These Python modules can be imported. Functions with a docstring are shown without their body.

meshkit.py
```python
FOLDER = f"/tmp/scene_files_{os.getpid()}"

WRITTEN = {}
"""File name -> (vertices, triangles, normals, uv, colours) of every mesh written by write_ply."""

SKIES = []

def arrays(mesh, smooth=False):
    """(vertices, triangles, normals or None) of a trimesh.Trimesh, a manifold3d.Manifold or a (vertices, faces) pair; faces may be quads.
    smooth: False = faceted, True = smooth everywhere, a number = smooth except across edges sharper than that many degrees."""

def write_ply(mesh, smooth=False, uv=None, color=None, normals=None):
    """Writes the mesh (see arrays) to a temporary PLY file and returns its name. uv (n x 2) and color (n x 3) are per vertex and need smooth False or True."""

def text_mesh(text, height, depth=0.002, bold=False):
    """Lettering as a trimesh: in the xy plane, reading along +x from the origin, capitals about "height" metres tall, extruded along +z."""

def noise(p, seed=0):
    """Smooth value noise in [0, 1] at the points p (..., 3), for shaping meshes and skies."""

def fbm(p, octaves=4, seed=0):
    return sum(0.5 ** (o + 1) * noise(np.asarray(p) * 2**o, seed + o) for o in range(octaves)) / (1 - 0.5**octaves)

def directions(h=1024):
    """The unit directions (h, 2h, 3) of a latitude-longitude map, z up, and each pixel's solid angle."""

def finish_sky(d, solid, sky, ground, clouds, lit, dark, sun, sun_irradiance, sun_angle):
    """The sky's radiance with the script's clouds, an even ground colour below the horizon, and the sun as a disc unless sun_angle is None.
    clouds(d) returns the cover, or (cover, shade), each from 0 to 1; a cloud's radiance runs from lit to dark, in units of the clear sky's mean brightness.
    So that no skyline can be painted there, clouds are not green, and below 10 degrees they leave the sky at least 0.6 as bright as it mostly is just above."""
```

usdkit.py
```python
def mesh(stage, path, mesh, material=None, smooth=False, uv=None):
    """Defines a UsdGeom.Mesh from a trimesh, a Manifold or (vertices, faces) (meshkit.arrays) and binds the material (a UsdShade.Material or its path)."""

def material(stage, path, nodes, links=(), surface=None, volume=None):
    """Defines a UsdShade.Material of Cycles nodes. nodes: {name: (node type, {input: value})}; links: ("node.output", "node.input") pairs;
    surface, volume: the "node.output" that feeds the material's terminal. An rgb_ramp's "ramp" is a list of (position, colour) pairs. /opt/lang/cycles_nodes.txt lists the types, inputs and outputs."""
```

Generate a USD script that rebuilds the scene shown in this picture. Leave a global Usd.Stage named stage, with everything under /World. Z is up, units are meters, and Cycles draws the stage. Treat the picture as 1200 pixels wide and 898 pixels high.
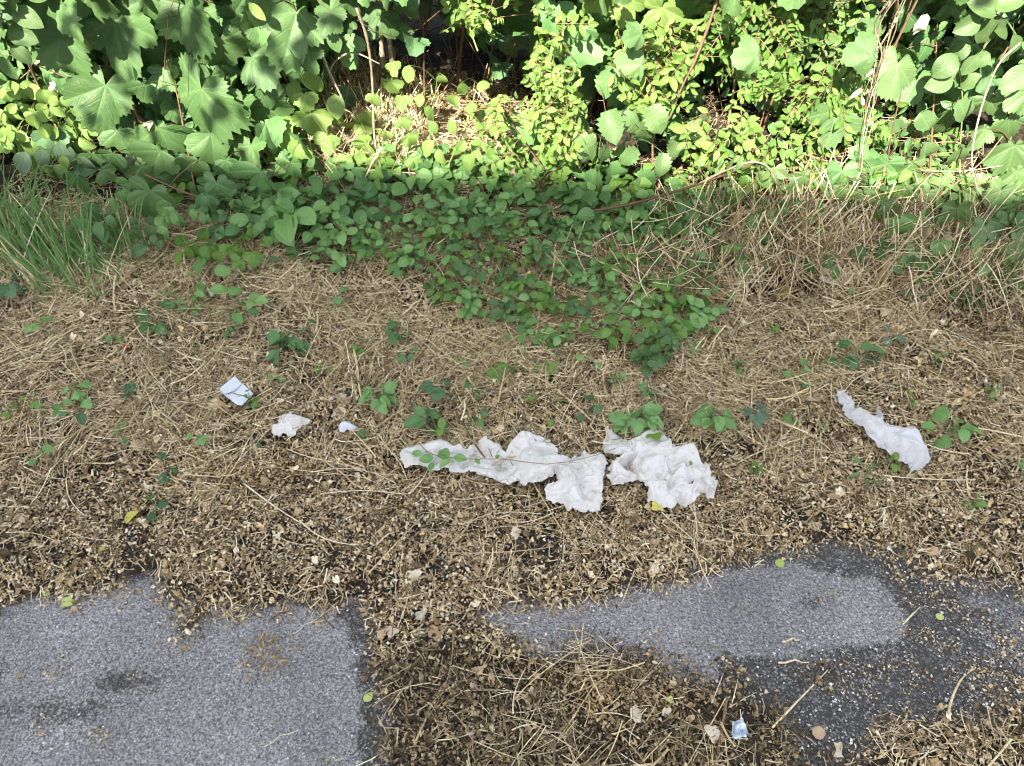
import math
import numpy as np
import shapely
from shapely.geometry import Polygon
from scipy import ndimage
from scipy.spatial import Delaunay
from scipy.interpolate import LinearNDInterpolator
from pxr import Usd, UsdGeom, UsdLux, UsdShade, Sdf, Gf, Vt
import usdkit
from meshkit import noise, fbm

stage = Usd.Stage.CreateInMemory()
UsdGeom.SetStageUpAxis(stage, UsdGeom.Tokens.z)
UsdGeom.SetStageMetersPerUnit(stage, 1.0)
World = UsdGeom.Xform.Define(stage, '/World')
stage.SetDefaultPrim(World.GetPrim())
UsdGeom.Scope.Define(stage, '/World/Looks')

# ------------------------------------------------------------------ camera, sky, sun
EXPOSURE = 2.95
CAM = np.array([0.0, 0.0, 1.45]); PITCH = math.radians(48); FOC = 873.0
SUN_EL, SUN_AZ = math.radians(42), math.atan2(-0.34, -0.94)      # azimuth = atan2(x, y) of the direction to the sun
SUN_I, SKY_I = 0.78, 0.12
cam = UsdGeom.Camera.Define(stage, '/World/camera')
cam.CreateHorizontalApertureAttr(36.0); cam.CreateVerticalApertureAttr(36.0 * 766 / 1024)
cam.CreateFocalLengthAttr(36.0 * FOC / 1200); cam.CreateFStopAttr(0.0)
cam.CreateClippingRangeAttr(Gf.Vec2f(0.05, 2000)); cam.CreateExposureAttr(EXPOSURE)
cam.AddTranslateOp().Set(Gf.Vec3d(*CAM)); cam.AddRotateXOp().Set(90 - math.degrees(PITCH))
SUN = np.array([math.cos(SUN_EL) * math.sin(SUN_AZ), math.cos(SUN_EL) * math.cos(SUN_AZ), math.sin(SUN_EL)])
usdkit.material(stage, '/World/Looks/sky', {
    'sky': ('sky_texture', {'sky_type': 'single_scattering', 'sun_disc': False, 'sun_elevation': SUN_EL, 'sun_rotation': SUN_AZ, 'aerosol_density': 1.6}),
    'tc': ('texture_coordinate', {}),
    'n': ('noise_texture', {'scale': 2.2, 'detail': 6.0, 'roughness': 0.55}),
    'r': ('rgb_ramp', {'ramp': [(0.40, (0, 0, 0)), (0.60, (0.85, 0.85, 0.85))]}),
    'mx': ('mix_color', {'b': (4.6, 4.5, 4.4), 'use_clamp': False}),
    'bg': ('background_shader', {'strength': SKY_I}),
}, [('tc.generated', 'n.vector'), ('n.fac', 'r.fac'), ('r.color', 'mx.fac'), ('sky.color', 'mx.a'), ('mx.result', 'bg.color')], surface='bg.background')
dome = UsdLux.DomeLight.Define(stage, '/World/sky')
UsdShade.MaterialBindingAPI.Apply(dome.GetPrim()).Bind(UsdShade.Material.Get(stage, '/World/Looks/sky'))
dome.GetPrim().SetCustomDataByKey('kind', 'structure')
sun = UsdLux.DistantLight.Define(stage, '/World/sun')
sun.CreateIntensityAttr(SUN_I); sun.CreateAngleAttr(0.53); sun.CreateNormalizeAttr(True); sun.CreateColorAttr(Gf.Vec3f(1.0, 0.93, 0.80))
sun.AddRotateZOp().Set(math.degrees(-SUN_AZ) + 180); sun.AddRotateXOp().Set(90 - math.degrees(SUN_EL)) 
# -z of the light is turned to -SUN below
sun.ClearXformOpOrder()
zz = SUN / np.linalg.norm(SUN); xx = np.cross([0, 0, 1.0], zz); xx /= np.linalg.norm(xx); yy = np.cross(zz, xx)
m4 = np.eye(4); m4[0, :3], m4[1, :3], m4[2, :3] = xx, yy, zz
sun.MakeMatrixXform().Set(Gf.Matrix4d(*m4.ravel().tolist()))

rng = np.random.default_rng(11)
U = rng.uniform

# ------------------------------------------------------------------ picture rays -> points of the place
FWD = np.array([0, math.cos(PITCH), -math.sin(PITCH)]); UPV = np.array([0, math.sin(PITCH), math.cos(PITCH)])

def ray(x, y):
    d = FWD + (x - 600) / FOC * np.array([1.0, 0, 0]) - (y - 449) / FOC * UPV
    return d / np.linalg.norm(d)

def to_px(p):
    q = np.asarray(p) - CAM
    z = q @ FWD
    return 600 + FOC * q[..., 0] / z, 449 - FOC * (q @ UPV) / z

def depth(p):
    return float((np.asarray(p) - CAM) @ FWD)

def sstep(a, b, x):
    t = np.clip((x - a) / (b - a), 0, 1)
    return t * t * (3 - 2 * t)

def fb(x, y, s, o=3, seed=0):
    return fbm(np.stack([x * s, y * s, np.zeros_like(x) + 3.3], -1), o, seed) - 0.5

def flat(x, y, z=0.0):
    d = ray(x, y)
    return CAM + d * (z - CAM[2]) / d[2]

# visible asphalt, as outlines on the ground
LEFT = [(-260, 715), (0, 703), (60, 700), (115, 692), (150, 684), (186, 678), (192, 700), (222, 712), (214, 738), (238, 722), (258, 712), (305, 711), (360, 707), (398, 706), (409, 742), (414, 800), (424, 850), (436, 1150), (-900, 1150)]
RIGHT = [(556, 722), (588, 714), (640, 708), (700, 704), (738, 690), (780, 678), (822, 672), (880, 664), (940, 660), (1003, 668), (1050, 695), (1066, 735), (1040, 756), (985, 764), (930, 775), (850, 770), (832, 796), (790, 794), (764, 772), (700, 768), (640, 768), (600, 752)]
DARK = [(800, 668), (860, 655), (930, 640), (1045, 636), (1090, 668), (1210, 684), (1500, 690), (1500, 806), (1190, 822), (1150, 846), (1095, 852), (1040, 862), (1000, 910), (930, 910), (915, 850), (880, 800), (770, 800), (690, 772), (780, 690)]
BAND = [(395, 700), (425, 700), (440, 740), (440, 800), (452, 850), (470, 1150), (430, 1150), (412, 850), (400, 742)]
EDGE = [(1128, 700), (1210, 690), (1500, 695), (1500, 800), (1205, 792), (1165, 770)]
def gpoly(pts):
    return Polygon([tuple(flat(x, y)[:2]) for x, y in pts]).buffer(0)
G0, G1, GS = (-2.8, 0.0), (2.8, 1.5), 0.005
gx = np.arange(G0[0], G1[0], GS); gy = np.arange(G0[1], G1[1], GS)
GX, GY = np.meshgrid(gx, gy)
pL, pR, pD, pE, pB = map(gpoly, (LEFT, RIGHT, DARK, EDGE, BAND))
inL, inR, inD, inE, inB = (shapely.contains_xy(p, GX, GY) for p in (pL, pR, pD, pE, pB))
inD = inD | inB; inL = inL | (GY < .10)
def sdist(m):
    return (ndimage.distance_transform_edt(m) - ndimage.distance_transform_edt(~m)) * GS
wob = 0.075 * fb(GX, GY, 13, 4, 5) + 0.035 * fb(GX, GY, 60, 3, 6)
SD_ALL = sdist(inL | inR | inD | inE) + wob
SD_CLEAN = sdist(inL | inR | inE) + wob
SD_LIGHT = sdist(inL | inR) + wob
def gsample(a, x, y, out):
    ix = np.round((np.asarray(x) - G0[0]) / GS).astype(int); iy = np.round((np.asarray(y) - G0[1]) / GS).astype(int)
    ok = (ix >= 0) & (ix < a.shape[1]) & (iy >= 0) & (iy < a.shape[0])
    return np.where(ok, a[np.clip(iy, 0, a.shape[0] - 1), np.clip(ix, 0, a.shape[1] - 1)], out)
def asphalt_sd(x, y):
    x, y = np.asarray(x, float), np.asarray(y, float)
    return gsample(SD_ALL, x, y, np.where(y < 0.12, 0.3, -0.5))

HOLLOWS = [(*flat(x, y, .14)[:2], a, b, d) for x, y, a, b, d in [(918, 308, .11, .07, .15), (1160, 338, .12, .07, .14), (1000, 262, .10, .06, .12), (875, 240, .10, .06, .11), (1090, 262, .10, .05, .10), (330, 222, .16, .07, .05), (700, 484, .05, .03, .02), (210, 240, .12, .06, .04)]]
def terrain(x, y):
    x, y = np.asarray(x, float), np.asarray(y, float)
    sd = asphalt_sd(x, y)
    z = np.where(y < 1.45, 0.010 - 0.034 * sstep(-0.03, 0.02, sd), 0.010)
    z = z + 0.03 * sstep(0.95, 1.5, y) + (0.13 + 0.07 * sstep(0.25, 0.9, x)) * sstep(1.42, 2.05, y) + 0.05 * np.clip(y - 2.05, 0, 1.2)
    a = sstep(0.9, 1.3, y)
    z = z + a * (0.055 * fb(x, y, 3.5, 3, 1) + 0.02 * fb(x, y, 16, 2, 2))
    for hx, hy, ha, hb, hd in HOLLOWS: z = z - hd * np.exp(-((x - hx) / ha) ** 2 - ((y - hy) / hb) ** 2)
    far = sstep(2.6, 6, np.abs(x)) * 0.0 + sstep(-0.2, -0.6, y) * 0.0
    return z + far

def tnormal(x, y):
    e = 0.03
    n = np.array([(terrain(x - e, y) - terrain(x + e, y)) / (2 * e), (terrain(x, y - e) - terrain(x, y + e)) / (2 * e), 1.0])
    return n / np.linalg.norm(n)

def march(x, y, f):
    """First t along the pixel's ray where f(p) turns positive (p as an array of points)."""
    d = ray(x, y)
    t = np.linspace(0.9, 6, 700)
    p = CAM + d * t[:, None]
    v = f(p) > 0
    k = int(np.argmax(v)) if v.any() else len(t) - 1
    return p[k]

def hedge_y(x, z):
    x, z = np.asarray(x, float), np.asarray(z, float)
    lump = fbm(np.stack([x * 2.2, z * 2.6, np.zeros_like(x) + 7.7], -1), 3, 9) - 0.5
    return 1.90 + 0.20 * np.clip(z, 0, 0.7) - 0.35 * np.clip(z - 0.72, 0, 0.8) + 0.34 * lump

def gp(x, y, h=0.0):
    return march(x, y, lambda p: terrain(p[:, 0], p[:, 1]) + h - p[:, 2])

def hp(x, y, off=0.0, h=0.05):
    return march(x, y, lambda p: np.maximum(p[:, 1] - hedge_y(p[:, 0], p[:, 2]) - off, terrain(p[:, 0], p[:, 1]) + h - p[:, 2]))

# ------------------------------------------------------------------ materials
def looks(name, nodes, links, surface):
    usdkit.material(stage, '/World/Looks/' + name, nodes, links, surface=surface)
    return '/World/Looks/' + name

def leaf_look(name, dark, light, trans=0.25, rough=0.42, veins=7.0, yellow=None, spot=0.0, vein_gain=0.22):
    """Two greens by noise and by leaf, pale veins along the leaf's own uv, quilted relief, light let through."""
    tcol = tuple(min(1, c * k) for c, k in zip(light, (1.55, 1.5, 1.0)))
    n = {
        'tc': ('texture_coordinate', {}), 'sx': ('separate_xyz', {}), 'geo': ('geometry', {}), 'oi': ('object_info', {}),
        'av': ('math', {'math_type': 'absolute'}),
        'mid': ('map_range', {'from_min': 0.0, 'from_max': 0.11, 'to_min': 1.0, 'to_max': 0.0, 'clamp': True}),
        'a': ('math', {'math_type': 'multiply', 'value2': veins * 6.283}),
        'b': ('math', {'math_type': 'multiply_add', 'value2': -veins * 2.6}),
        'sn': ('math', {'math_type': 'cosine'}),
        'vl': ('map_range', {'from_min': 0.80, 'from_max': 1.0, 'to_min': 0.0, 'to_max': 0.7, 'clamp': True}),
        'vm': ('math', {'math_type': 'maximum'}),
        'nz': ('noise_texture', {'scale': 26.0, 'detail': 3.0, 'roughness': 0.6}),
        'ad': ('math', {'math_type': 'multiply_add', 'value2': 0.75}),
        'ad2': ('math', {'math_type': 'multiply_add', 'value2': 0.55}),
        'rm': ('map_range', {'from_min': 0.30, 'from_max': 1.0, 'to_min': 0.0, 'to_max': 1.0, 'clamp': True}),
        'c': ('mix_color', {'a': dark, 'b': light}),
        'cv': ('mix_color', {'b': tuple(min(1, x * 1.7 + 0.03) for x in light)}),
        'vk': ('math', {'math_type': 'multiply', 'value2': vein_gain}),
        'nz2': ('noise_texture', {'scale': 75.0, 'detail': 2.0}),
        'sr': ('map_range', {'from_min': 0.66, 'from_max': 0.74, 'to_min': 0.0, 'to_max': spot, 'clamp': True}),
        'cs': ('mix_color', {'b': yellow or (0.25, 0.2, 0.06)}),
        'hgt': ('math', {'math_type': 'multiply_add', 'value2': -0.5}), 'nz3': ('noise_texture', {'scale': 95.0, 'detail': 3.0, 'roughness': 0.6}),
        'bp': ('bump', {'strength': 0.6, 'distance': 0.0024}),
        'p': ('principled_bsdf', {'roughness': rough + .1, 'specular_ior_level': 0.38}),
        'tr': ('translucent_bsdf', {'color': tcol}), 'mx': ('mix_closure', {'fac': trans}),
    }
    l = [('tc.UV', 'sx.vector'), ('sx.y', 'av.value1'), ('av.value', 'mid.value'), ('sx.x', 'a.value1'), ('av.value', 'b.value1'), ('a.value', 'b.value3'), ('b.value', 'sn.value1'),
         ('sn.value', 'vl.value'), ('vl.result', 'vm.value1'), ('mid.result', 'vm.value2'), ('geo.position', 'nz.vector'), ('geo.position', 'nz2.vector'),
         ('nz.fac', 'ad.value1'), ('oi.random', 'ad2.value1'), ('ad2.value', 'ad.value3'), ('ad.value', 'rm.value'), ('rm.result', 'c.fac'), ('c.result', 'cv.a'), ('vm.value', 'vk.value1'), ('vk.value', 'cv.fac'),
         ('nz2.fac', 'sr.value'), ('sr.result', 'cs.fac'), ('cv.result', 'cs.a'), ('cs.result', 'p.base_color'), ('vm.value', 'hgt.value1'), ('nz3.fac', 'hgt.value3'), ('geo.position', 'nz3.vector'), ('hgt.value', 'bp.height'), ('bp.normal', 'p.normal'),
         ('p.BSDF', 'mx.closure1'), ('tr.BSDF', 'mx.closure2')]
    n['isl'] = ('math', {'math_type': 'multiply', 'value2': 0.45})
    n['at'] = ('attribute', {'attribute': 'tone'})
    l += [('at.fac', 'isl.value1'), ('isl.value', 'ad2.value3')]
    return looks(name, n, l, 'mx.closure')

L_HOP = leaf_look('hop_leaf', (0.038, 0.086, 0.024), (0.078, 0.148, 0.046), 0.22, 0.48, 5.0, spot=0.55, vein_gain=0.16, yellow=(0.20, 0.21, 0.05))
L_HOPB = leaf_look('yellow_green_leaf', (0.105, 0.180, 0.040), (0.180, 0.270, 0.070), 0.32, 0.45, 6.0, spot=0.3)
L_OVAL = leaf_look('oval_leaf', (0.056, 0.110, 0.034), (0.104, 0.168, 0.060), 0.25, 0.40, 7.0, spot=0.2)
L_SHRUB = leaf_look('shrub_leaf', (0.082, 0.160, 0.026), (0.170, 0.262, 0.055), 0.34, 0.42, 6.0)
L_SHRUBD = leaf_look('shrub_leaf_green', (0.060, 0.140, 0.025), (0.130, 0.230, 0.045), 0.30, 0.42, 6.0)
L_BRAMBLE = leaf_look('bramble_leaf', (0.042, 0.108, 0.032), (0.092, 0.180, 0.058), 0.16, 0.42, 8.0, vein_gain=0.2)
L_CREEP = leaf_look('creeper_leaf', (0.072, 0.165, 0.046), (0.160, 0.285, 0.090), 0.24, 0.36, 7.0)
L_DARK = leaf_look('dull_leaf', (0.028, 0.072, 0.028), (0.060, 0.125, 0.050), 0.12, 0.45, 7.0)
L_GREY = leaf_look('grey_leaf', (0.06, 0.11, 0.06), (0.12, 0.17, 0.11), 0.15, 0.6, 6.0, spot=0.5)
L_GRASS = leaf_look('grass_blade', (0.040, 0.105, 0.022), (0.110, 0.215, 0.052), 0.25, 0.50, 0.0, vein_gain=0.05)
L_YELLOW = leaf_look('yellow_leaf', (0.36, 0.32, 0.06), (0.50, 0.44, 0.12), 0.2, 0.5, 6.0)
L_YGREEN = leaf_look('fading_leaf', (0.26, 0.34, 0.08), (0.42, 0.46, 0.16), 0.2, 0.5, 6.0)
L_TAN = leaf_look('dry_leaf', (0.24, 0.155, 0.085), (0.46, 0.34, 0.21), 0.15, 0.7, 6.0, vein_gain=0.2, spot=0.5, yellow=(0.16, 0.10, 0.055))
L_PALE = leaf_look('pale_dry_leaf', (0.40, 0.33, 0.23), (0.60, 0.52, 0.40), 0.2, 0.7, 6.0, vein_gain=0.2, spot=0.4, yellow=(0.3, 0.2, 0.11))
L_BERRY = looks('berry', {'p': ('principled_bsdf', {'base_color': (0.45, 0.02, 0.02), 'roughness': 0.3})}, [], 'p.BSDF')

def ramp_look(name, stops, rough=0.75, trans=0.12, spec=0.25):
    """Each straw or flake has its own tone, a little mottled."""
    return looks(name, {
        'geo': ('geometry', {}), 'oi': ('object_info', {}),
        'at': ('attribute', {'attribute': 'tone'}), 'm': ('math', {'math_type': 'add'}), 'fr': ('math', {'math_type': 'fraction'}),
        'r': ('rgb_ramp', {'ramp': stops}), 'nz': ('noise_texture', {'scale': 160.0, 'detail': 2.0}),
        'mr': ('map_range', {'from_min': 0.3, 'from_max': 0.7, 'to_min': 0.62, 'to_max': 1.12, 'clamp': True}),
        'mul': ('mix_color', {'blend_type': 'multiply', 'fac': 1.0}), 'cc': ('combine_xyz', {}),
        'p': ('principled_bsdf', {'roughness': rough, 'specular_ior_level': spec}), 'tr': ('translucent_bsdf', {}), 'mx': ('mix_closure', {'fac': trans}),
    }, [('oi.random', 'm.value1'), ('at.fac', 'm.value2'), ('m.value', 'fr.value1'), ('fr.value', 'r.fac'), ('geo.position', 'nz.vector'), ('nz.fac', 'mr.value'),
        ('mr.result', 'cc.x'), ('mr.result', 'cc.y'), ('mr.result', 'cc.z'), ('r.color', 'mul.a'), ('cc.vector', 'mul.b'), ('mul.result', 'p.base_color'), ('mul.result', 'tr.color'),
        ('p.BSDF', 'mx.closure1'), ('tr.BSDF', 'mx.closure2')], 'mx.closure')

STRAW = ramp_look('straw', [(0, (0.11, 0.072, 0.034)), (0.18, (0.24, 0.17, 0.085)), (0.42, (0.46, 0.35, 0.185)), (0.68, (0.64, 0.51, 0.295)), (0.86, (0.78, 0.68, 0.46)), (0.93, (0.32, 0.26, 0.17)), (1, (0.07, 0.05, 0.03))])
PALESTRAW = ramp_look('pale_straw', [(0, (0.48, 0.37, 0.20)), (0.5, (0.66, 0.54, 0.33)), (1, (0.79, 0.70, 0.50))])
FLAKE = ramp_look('flake', [(0, (0.05, 0.036, 0.022)), (0.2, (0.17, 0.12, 0.062)), (0.40, (0.33, 0.235, 0.12)), (0.6, (0.53, 0.395, 0.215)), (0.8, (0.68, 0.545, 0.335)), (0.95, (0.78, 0.69, 0.52)), (1, (0.10, 0.07, 0.045))], 0.85)
RUST = ramp_look('rusty_flake', [(0, (0.14, 0.09, 0.04)), (0.5, (0.36, 0.245, 0.11)), (1, (0.54, 0.40, 0.21))], 0.85)
DAMP = ramp_look('damp_flake', [(0, (0.03, 0.022, 0.013)), (0.3, (0.085, 0.06, 0.03)), (0.55, (0.18, 0.13, 0.065)), (0.75, (0.30, 0.22, 0.115)), (0.9, (0.44, 0.34, 0.20)), (1, (0.56, 0.46, 0.31))], 0.7)
GRIT = ramp_look('grit', [(0, (0.10, 0.10, 0.105)), (0.5, (0.30, 0.30, 0.30)), (0.8, (0.5, 0.49, 0.47)), (1, (0.72, 0.71, 0.69))], 0.7, 0.0, 0.4)
WOOD = ramp_look('twig_bark', [(0, (0.10, 0.055, 0.035)), (0.5, (0.17, 0.10, 0.06)), (1, (0.26, 0.17, 0.10))], 0.8, 0.0)
REDSTEM = ramp_look('red_stem', [(0, (0.10, 0.05, 0.028)), (1, (0.19, 0.10, 0.055))], 0.6, 0.0)
GREYWOOD = ramp_look('grey_bark', [(0, (0.19, 0.15, 0.105)), (1, (0.31, 0.25, 0.185))], 0.8, 0.0)
GSTEM = ramp_look('green_stem', [(0, (0.10, 0.17, 0.05)), (1, (0.19, 0.26, 0.09))], 0.5, 0.1)

SOIL = looks('soil', {
    'geo': ('geometry', {}), 'n1': ('noise_texture', {'scale': 55.0, 'detail': 6.0, 'roughness': 0.7}), 'n2': ('noise_texture', {'scale': 3.0, 'detail': 3.0}), 'n3': ('noise_texture', {'scale': 240.0, 'detail': 3.0, 'roughness': 0.7}),
    'r': ('rgb_ramp', {'ramp': [(0.3, (0.012, 0.010, 0.008)), (0.52, (0.034, 0.027, 0.021)), (0.64, (0.085, 0.066, 0.046)), (0.74, (0.22, 0.17, 0.12))]}),
    'ad': ('math', {'math_type': 'add'}), 'bp': ('bump', {'strength': 0.9, 'distance': 0.006}), 'p': ('principled_bsdf', {'roughness': 0.95, 'specular_ior_level': 0.15})},
    [('geo.position', 'n1.vector'), ('geo.position', 'n2.vector'), ('geo.position', 'n3.vector'), ('n1.fac', 'r.fac'), ('n1.fac', 'ad.value1'), ('n3.fac', 'ad.value2'), ('ad.value', 'bp.height'), ('bp.normal', 'p.normal'), ('r.color', 'p.base_color')], 'p.BSDF')

ASPHALT = looks('asphalt', {
    'geo': ('geometry', {}), 'v': ('voronoi_texture', {'scale': 270.0}), 'v2': ('voronoi_texture', {'scale': 120.0, 'randomness': 1.0}),
    'sc': ('separate_color', {}), 'agg': ('rgb_ramp', {'ramp': [(0, (0.28, 0.268, 0.262)), (0.5, (0.370, 0.354, 0.344)), (0.93, (0.45, 0.432, 0.42)), (0.98, (0.54, 0.525, 0.51)), (1, (0.68, 0.67, 0.65))]}),
    'gap': ('map_range', {'from_min': 0.34, 'from_max': 0.70, 'to_min': 0.0, 'to_max': 0.6, 'clamp': True}),
    'c1': ('mix_color', {'b': (0.085, 0.083, 0.083)}), 'pn': ('noise_texture', {'scale': 170.0, 'detail': 4.0, 'roughness': 0.72}), 'pr': ('map_range', {'from_min': 0.37, 'from_max': 0.50, 'to_min': 0.82, 'to_max': 0.0, 'clamp': True}), 'cp': ('mix_color', {'b': (0.05, 0.049, 0.05)}), 'hp_': ('math', {'math_type': 'multiply_add', 'value2': 1.3}), 'sc2': ('separate_color', {}), 'lt': ('math', {'math_type': 'less_than', 'value2': 0.34}), 'pk': ('math', {'math_type': 'less_than', 'value2': 0.30}), 'bm': ('math', {'math_type': 'multiply'}), 'bk': ('math', {'math_type': 'multiply', 'value2': 0.8}), 'bc': ('rgb_ramp', {'ramp': [(0, (0.12, 0.115, 0.11)), (0.5, (0.36, 0.345, 0.33)), (1, (0.56, 0.54, 0.51))]}), 'c0': ('mix_color', {}),
    'big': ('noise_texture', {'scale': 5.0, 'detail': 5.0, 'roughness': 0.65}), 'bigr': ('map_range', {'from_min': 0.35, 'from_max': 0.68, 'to_min': 0.84, 'to_max': 1.28, 'clamp': True}),
    'cb': ('combine_xyz', {}), 'c2': ('mix_color', {'blend_type': 'multiply', 'fac': 1.0}),
    'at': ('attribute', {'attribute': 'dirt'}), 'fn': ('noise_texture', {'scale': 110.0, 'detail': 5.0, 'roughness': 0.8}),
    'dd': ('math', {'math_type': 'multiply_add', 'value2': 2.4, 'value3': -1.2}), 'de': ('math', {'math_type': 'add'}),
    'dr': ('map_range', {'from_min': 0.36, 'from_max': 0.66, 'to_min': 0.0, 'to_max': 0.92, 'clamp': True}), 'st': ('map_range', {'from_min': 0.45, 'from_max': 0.98, 'to_min': 1.0, 'to_max': 0.45, 'clamp': True}), 'dm': ('math', {'math_type': 'multiply'}),
    'dirt': ('mix_color', {'a': (0.014, 0.013, 0.013), 'b': (0.085, 0.072, 0.06)}),
    'c3': ('mix_color', {}),
    'inv': ('math', {'math_type': 'multiply', 'value2': -1.0}), 'hs': ('math', {'math_type': 'multiply_add', 'value2': 0.35}),
    'bp': ('bump', {'strength': 1.0, 'distance': 0.0075}), 'p': ('principled_bsdf', {'roughness': 0.82, 'specular_ior_level': 0.35})},
    [('geo.position', 'v.vector'), ('geo.position', 'v2.vector'), ('geo.position', 'big.vector'), ('geo.position', 'fn.vector'), ('v.color', 'sc.color'), ('sc.r', 'agg.fac'), ('v.distance', 'gap.value'), ('gap.result', 'c1.fac'), ('v2.color', 'sc2.color'), ('v2.distance', 'lt.value1'), ('sc2.r', 'pk.value1'), ('lt.value', 'bm.value1'), ('pk.value', 'bm.value2'), ('bm.value', 'bk.value1'), ('bk.value', 'c0.fac'), ('sc2.g', 'bc.fac'), ('agg.color', 'c0.a'), ('bc.color', 'c0.b'), ('c0.result', 'c1.a'),
     ('big.fac', 'bigr.value'), ('bigr.result', 'cb.x'), ('bigr.result', 'cb.y'), ('bigr.result', 'cb.z'), ('geo.position', 'pn.vector'), ('pn.fac', 'pr.value'), ('pr.result', 'cp.fac'), ('c1.result', 'cp.a'), ('cp.result', 'c2.a'), ('cb.vector', 'c2.b'),
     ('fn.fac', 'dd.value1'), ('dd.value', 'de.value1'), ('at.fac', 'de.value2'), ('de.value', 'dr.value'), ('sc.r', 'st.value'), ('dr.result', 'dm.value1'), ('st.result', 'dm.value2'), ('dm.value', 'c3.fac'), ('c2.result', 'c3.a'), ('fn.fac', 'dirt.fac'), ('dirt.result', 'c3.b'), ('c3.result', 'p.base_color'),
     ('v.distance', 'inv.value1'), ('v2.distance', 'hs.value1'), ('inv.value', 'hs.value3'), ('pn.fac', 'hp_.value1'), ('hs.value', 'hp_.value3'), ('hp_.value', 'bp.height'), ('bp.normal', 'p.normal')], 'p.BSDF')

def paper_look(name, col, dirtcol, rough=0.75, trans=0.2, amount=0.8, scale=18.0, spec=0.3):
    return looks(name, {
        'geo': ('geometry', {}), 'n': ('noise_texture', {'scale': scale, 'detail': 5.0, 'roughness': 0.7}), 'n2': ('noise_texture', {'scale': 140.0, 'detail': 3.0}),
        'r': ('map_range', {'from_min': 0.52, 'from_max': 0.78, 'to_min': 0.0, 'to_max': amount, 'clamp': True}), 'r2': ('map_range', {'from_min': 0.62, 'from_max': 0.72, 'to_min': 0.0, 'to_max': amount, 'clamp': True}),
        'mx': ('math', {'math_type': 'maximum'}), 'c': ('mix_color', {'a': col, 'b': dirtcol}), 'bp': ('bump', {'strength': 0.35, 'distance': 0.0015}),
        'p': ('principled_bsdf', {'roughness': rough, 'specular_ior_level': spec}), 'tr': ('translucent_bsdf', {'color': col}), 'm': ('mix_closure', {'fac': trans})},
        [('geo.position', 'n.vector'), ('geo.position', 'n2.vector'), ('n.fac', 'r.value'), ('n2.fac', 'r2.value'), ('r.result', 'mx.value1'), ('r2.result', 'mx.value2'), ('mx.value', 'c.fac'), ('c.result', 'p.base_color'),
         ('n2.fac', 'bp.height'), ('bp.normal', 'p.normal'), ('p.BSDF', 'm.closure1'), ('tr.BSDF', 'm.closure2')], 'm.closure')
TISSUE = paper_look('tissue', (0.56, 0.54, 0.51), (0.27, 0.245, 0.215), amount=0.7)
RAG = paper_look('grey_rag', (0.52, 0.51, 0.52), (0.29, 0.28, 0.28), amount=0.7, scale=14.0, rough=0.6)
CARD = paper_look('card', (0.47, 0.50, 0.56), (0.30, 0.32, 0.37), trans=0.05, amount=0.35)
FILM = looks('cloudy_film', {'p': ('principled_bsdf', {'base_color': (0.62, 0.62, 0.68), 'roughness': 0.3}), 't': ('transparent_bsdf', {}), 'm': ('mix_closure', {'fac': 0.42})}, [('p.BSDF', 'm.closure1'), ('t.BSDF', 'm.closure2')], 'm.closure')
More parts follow.
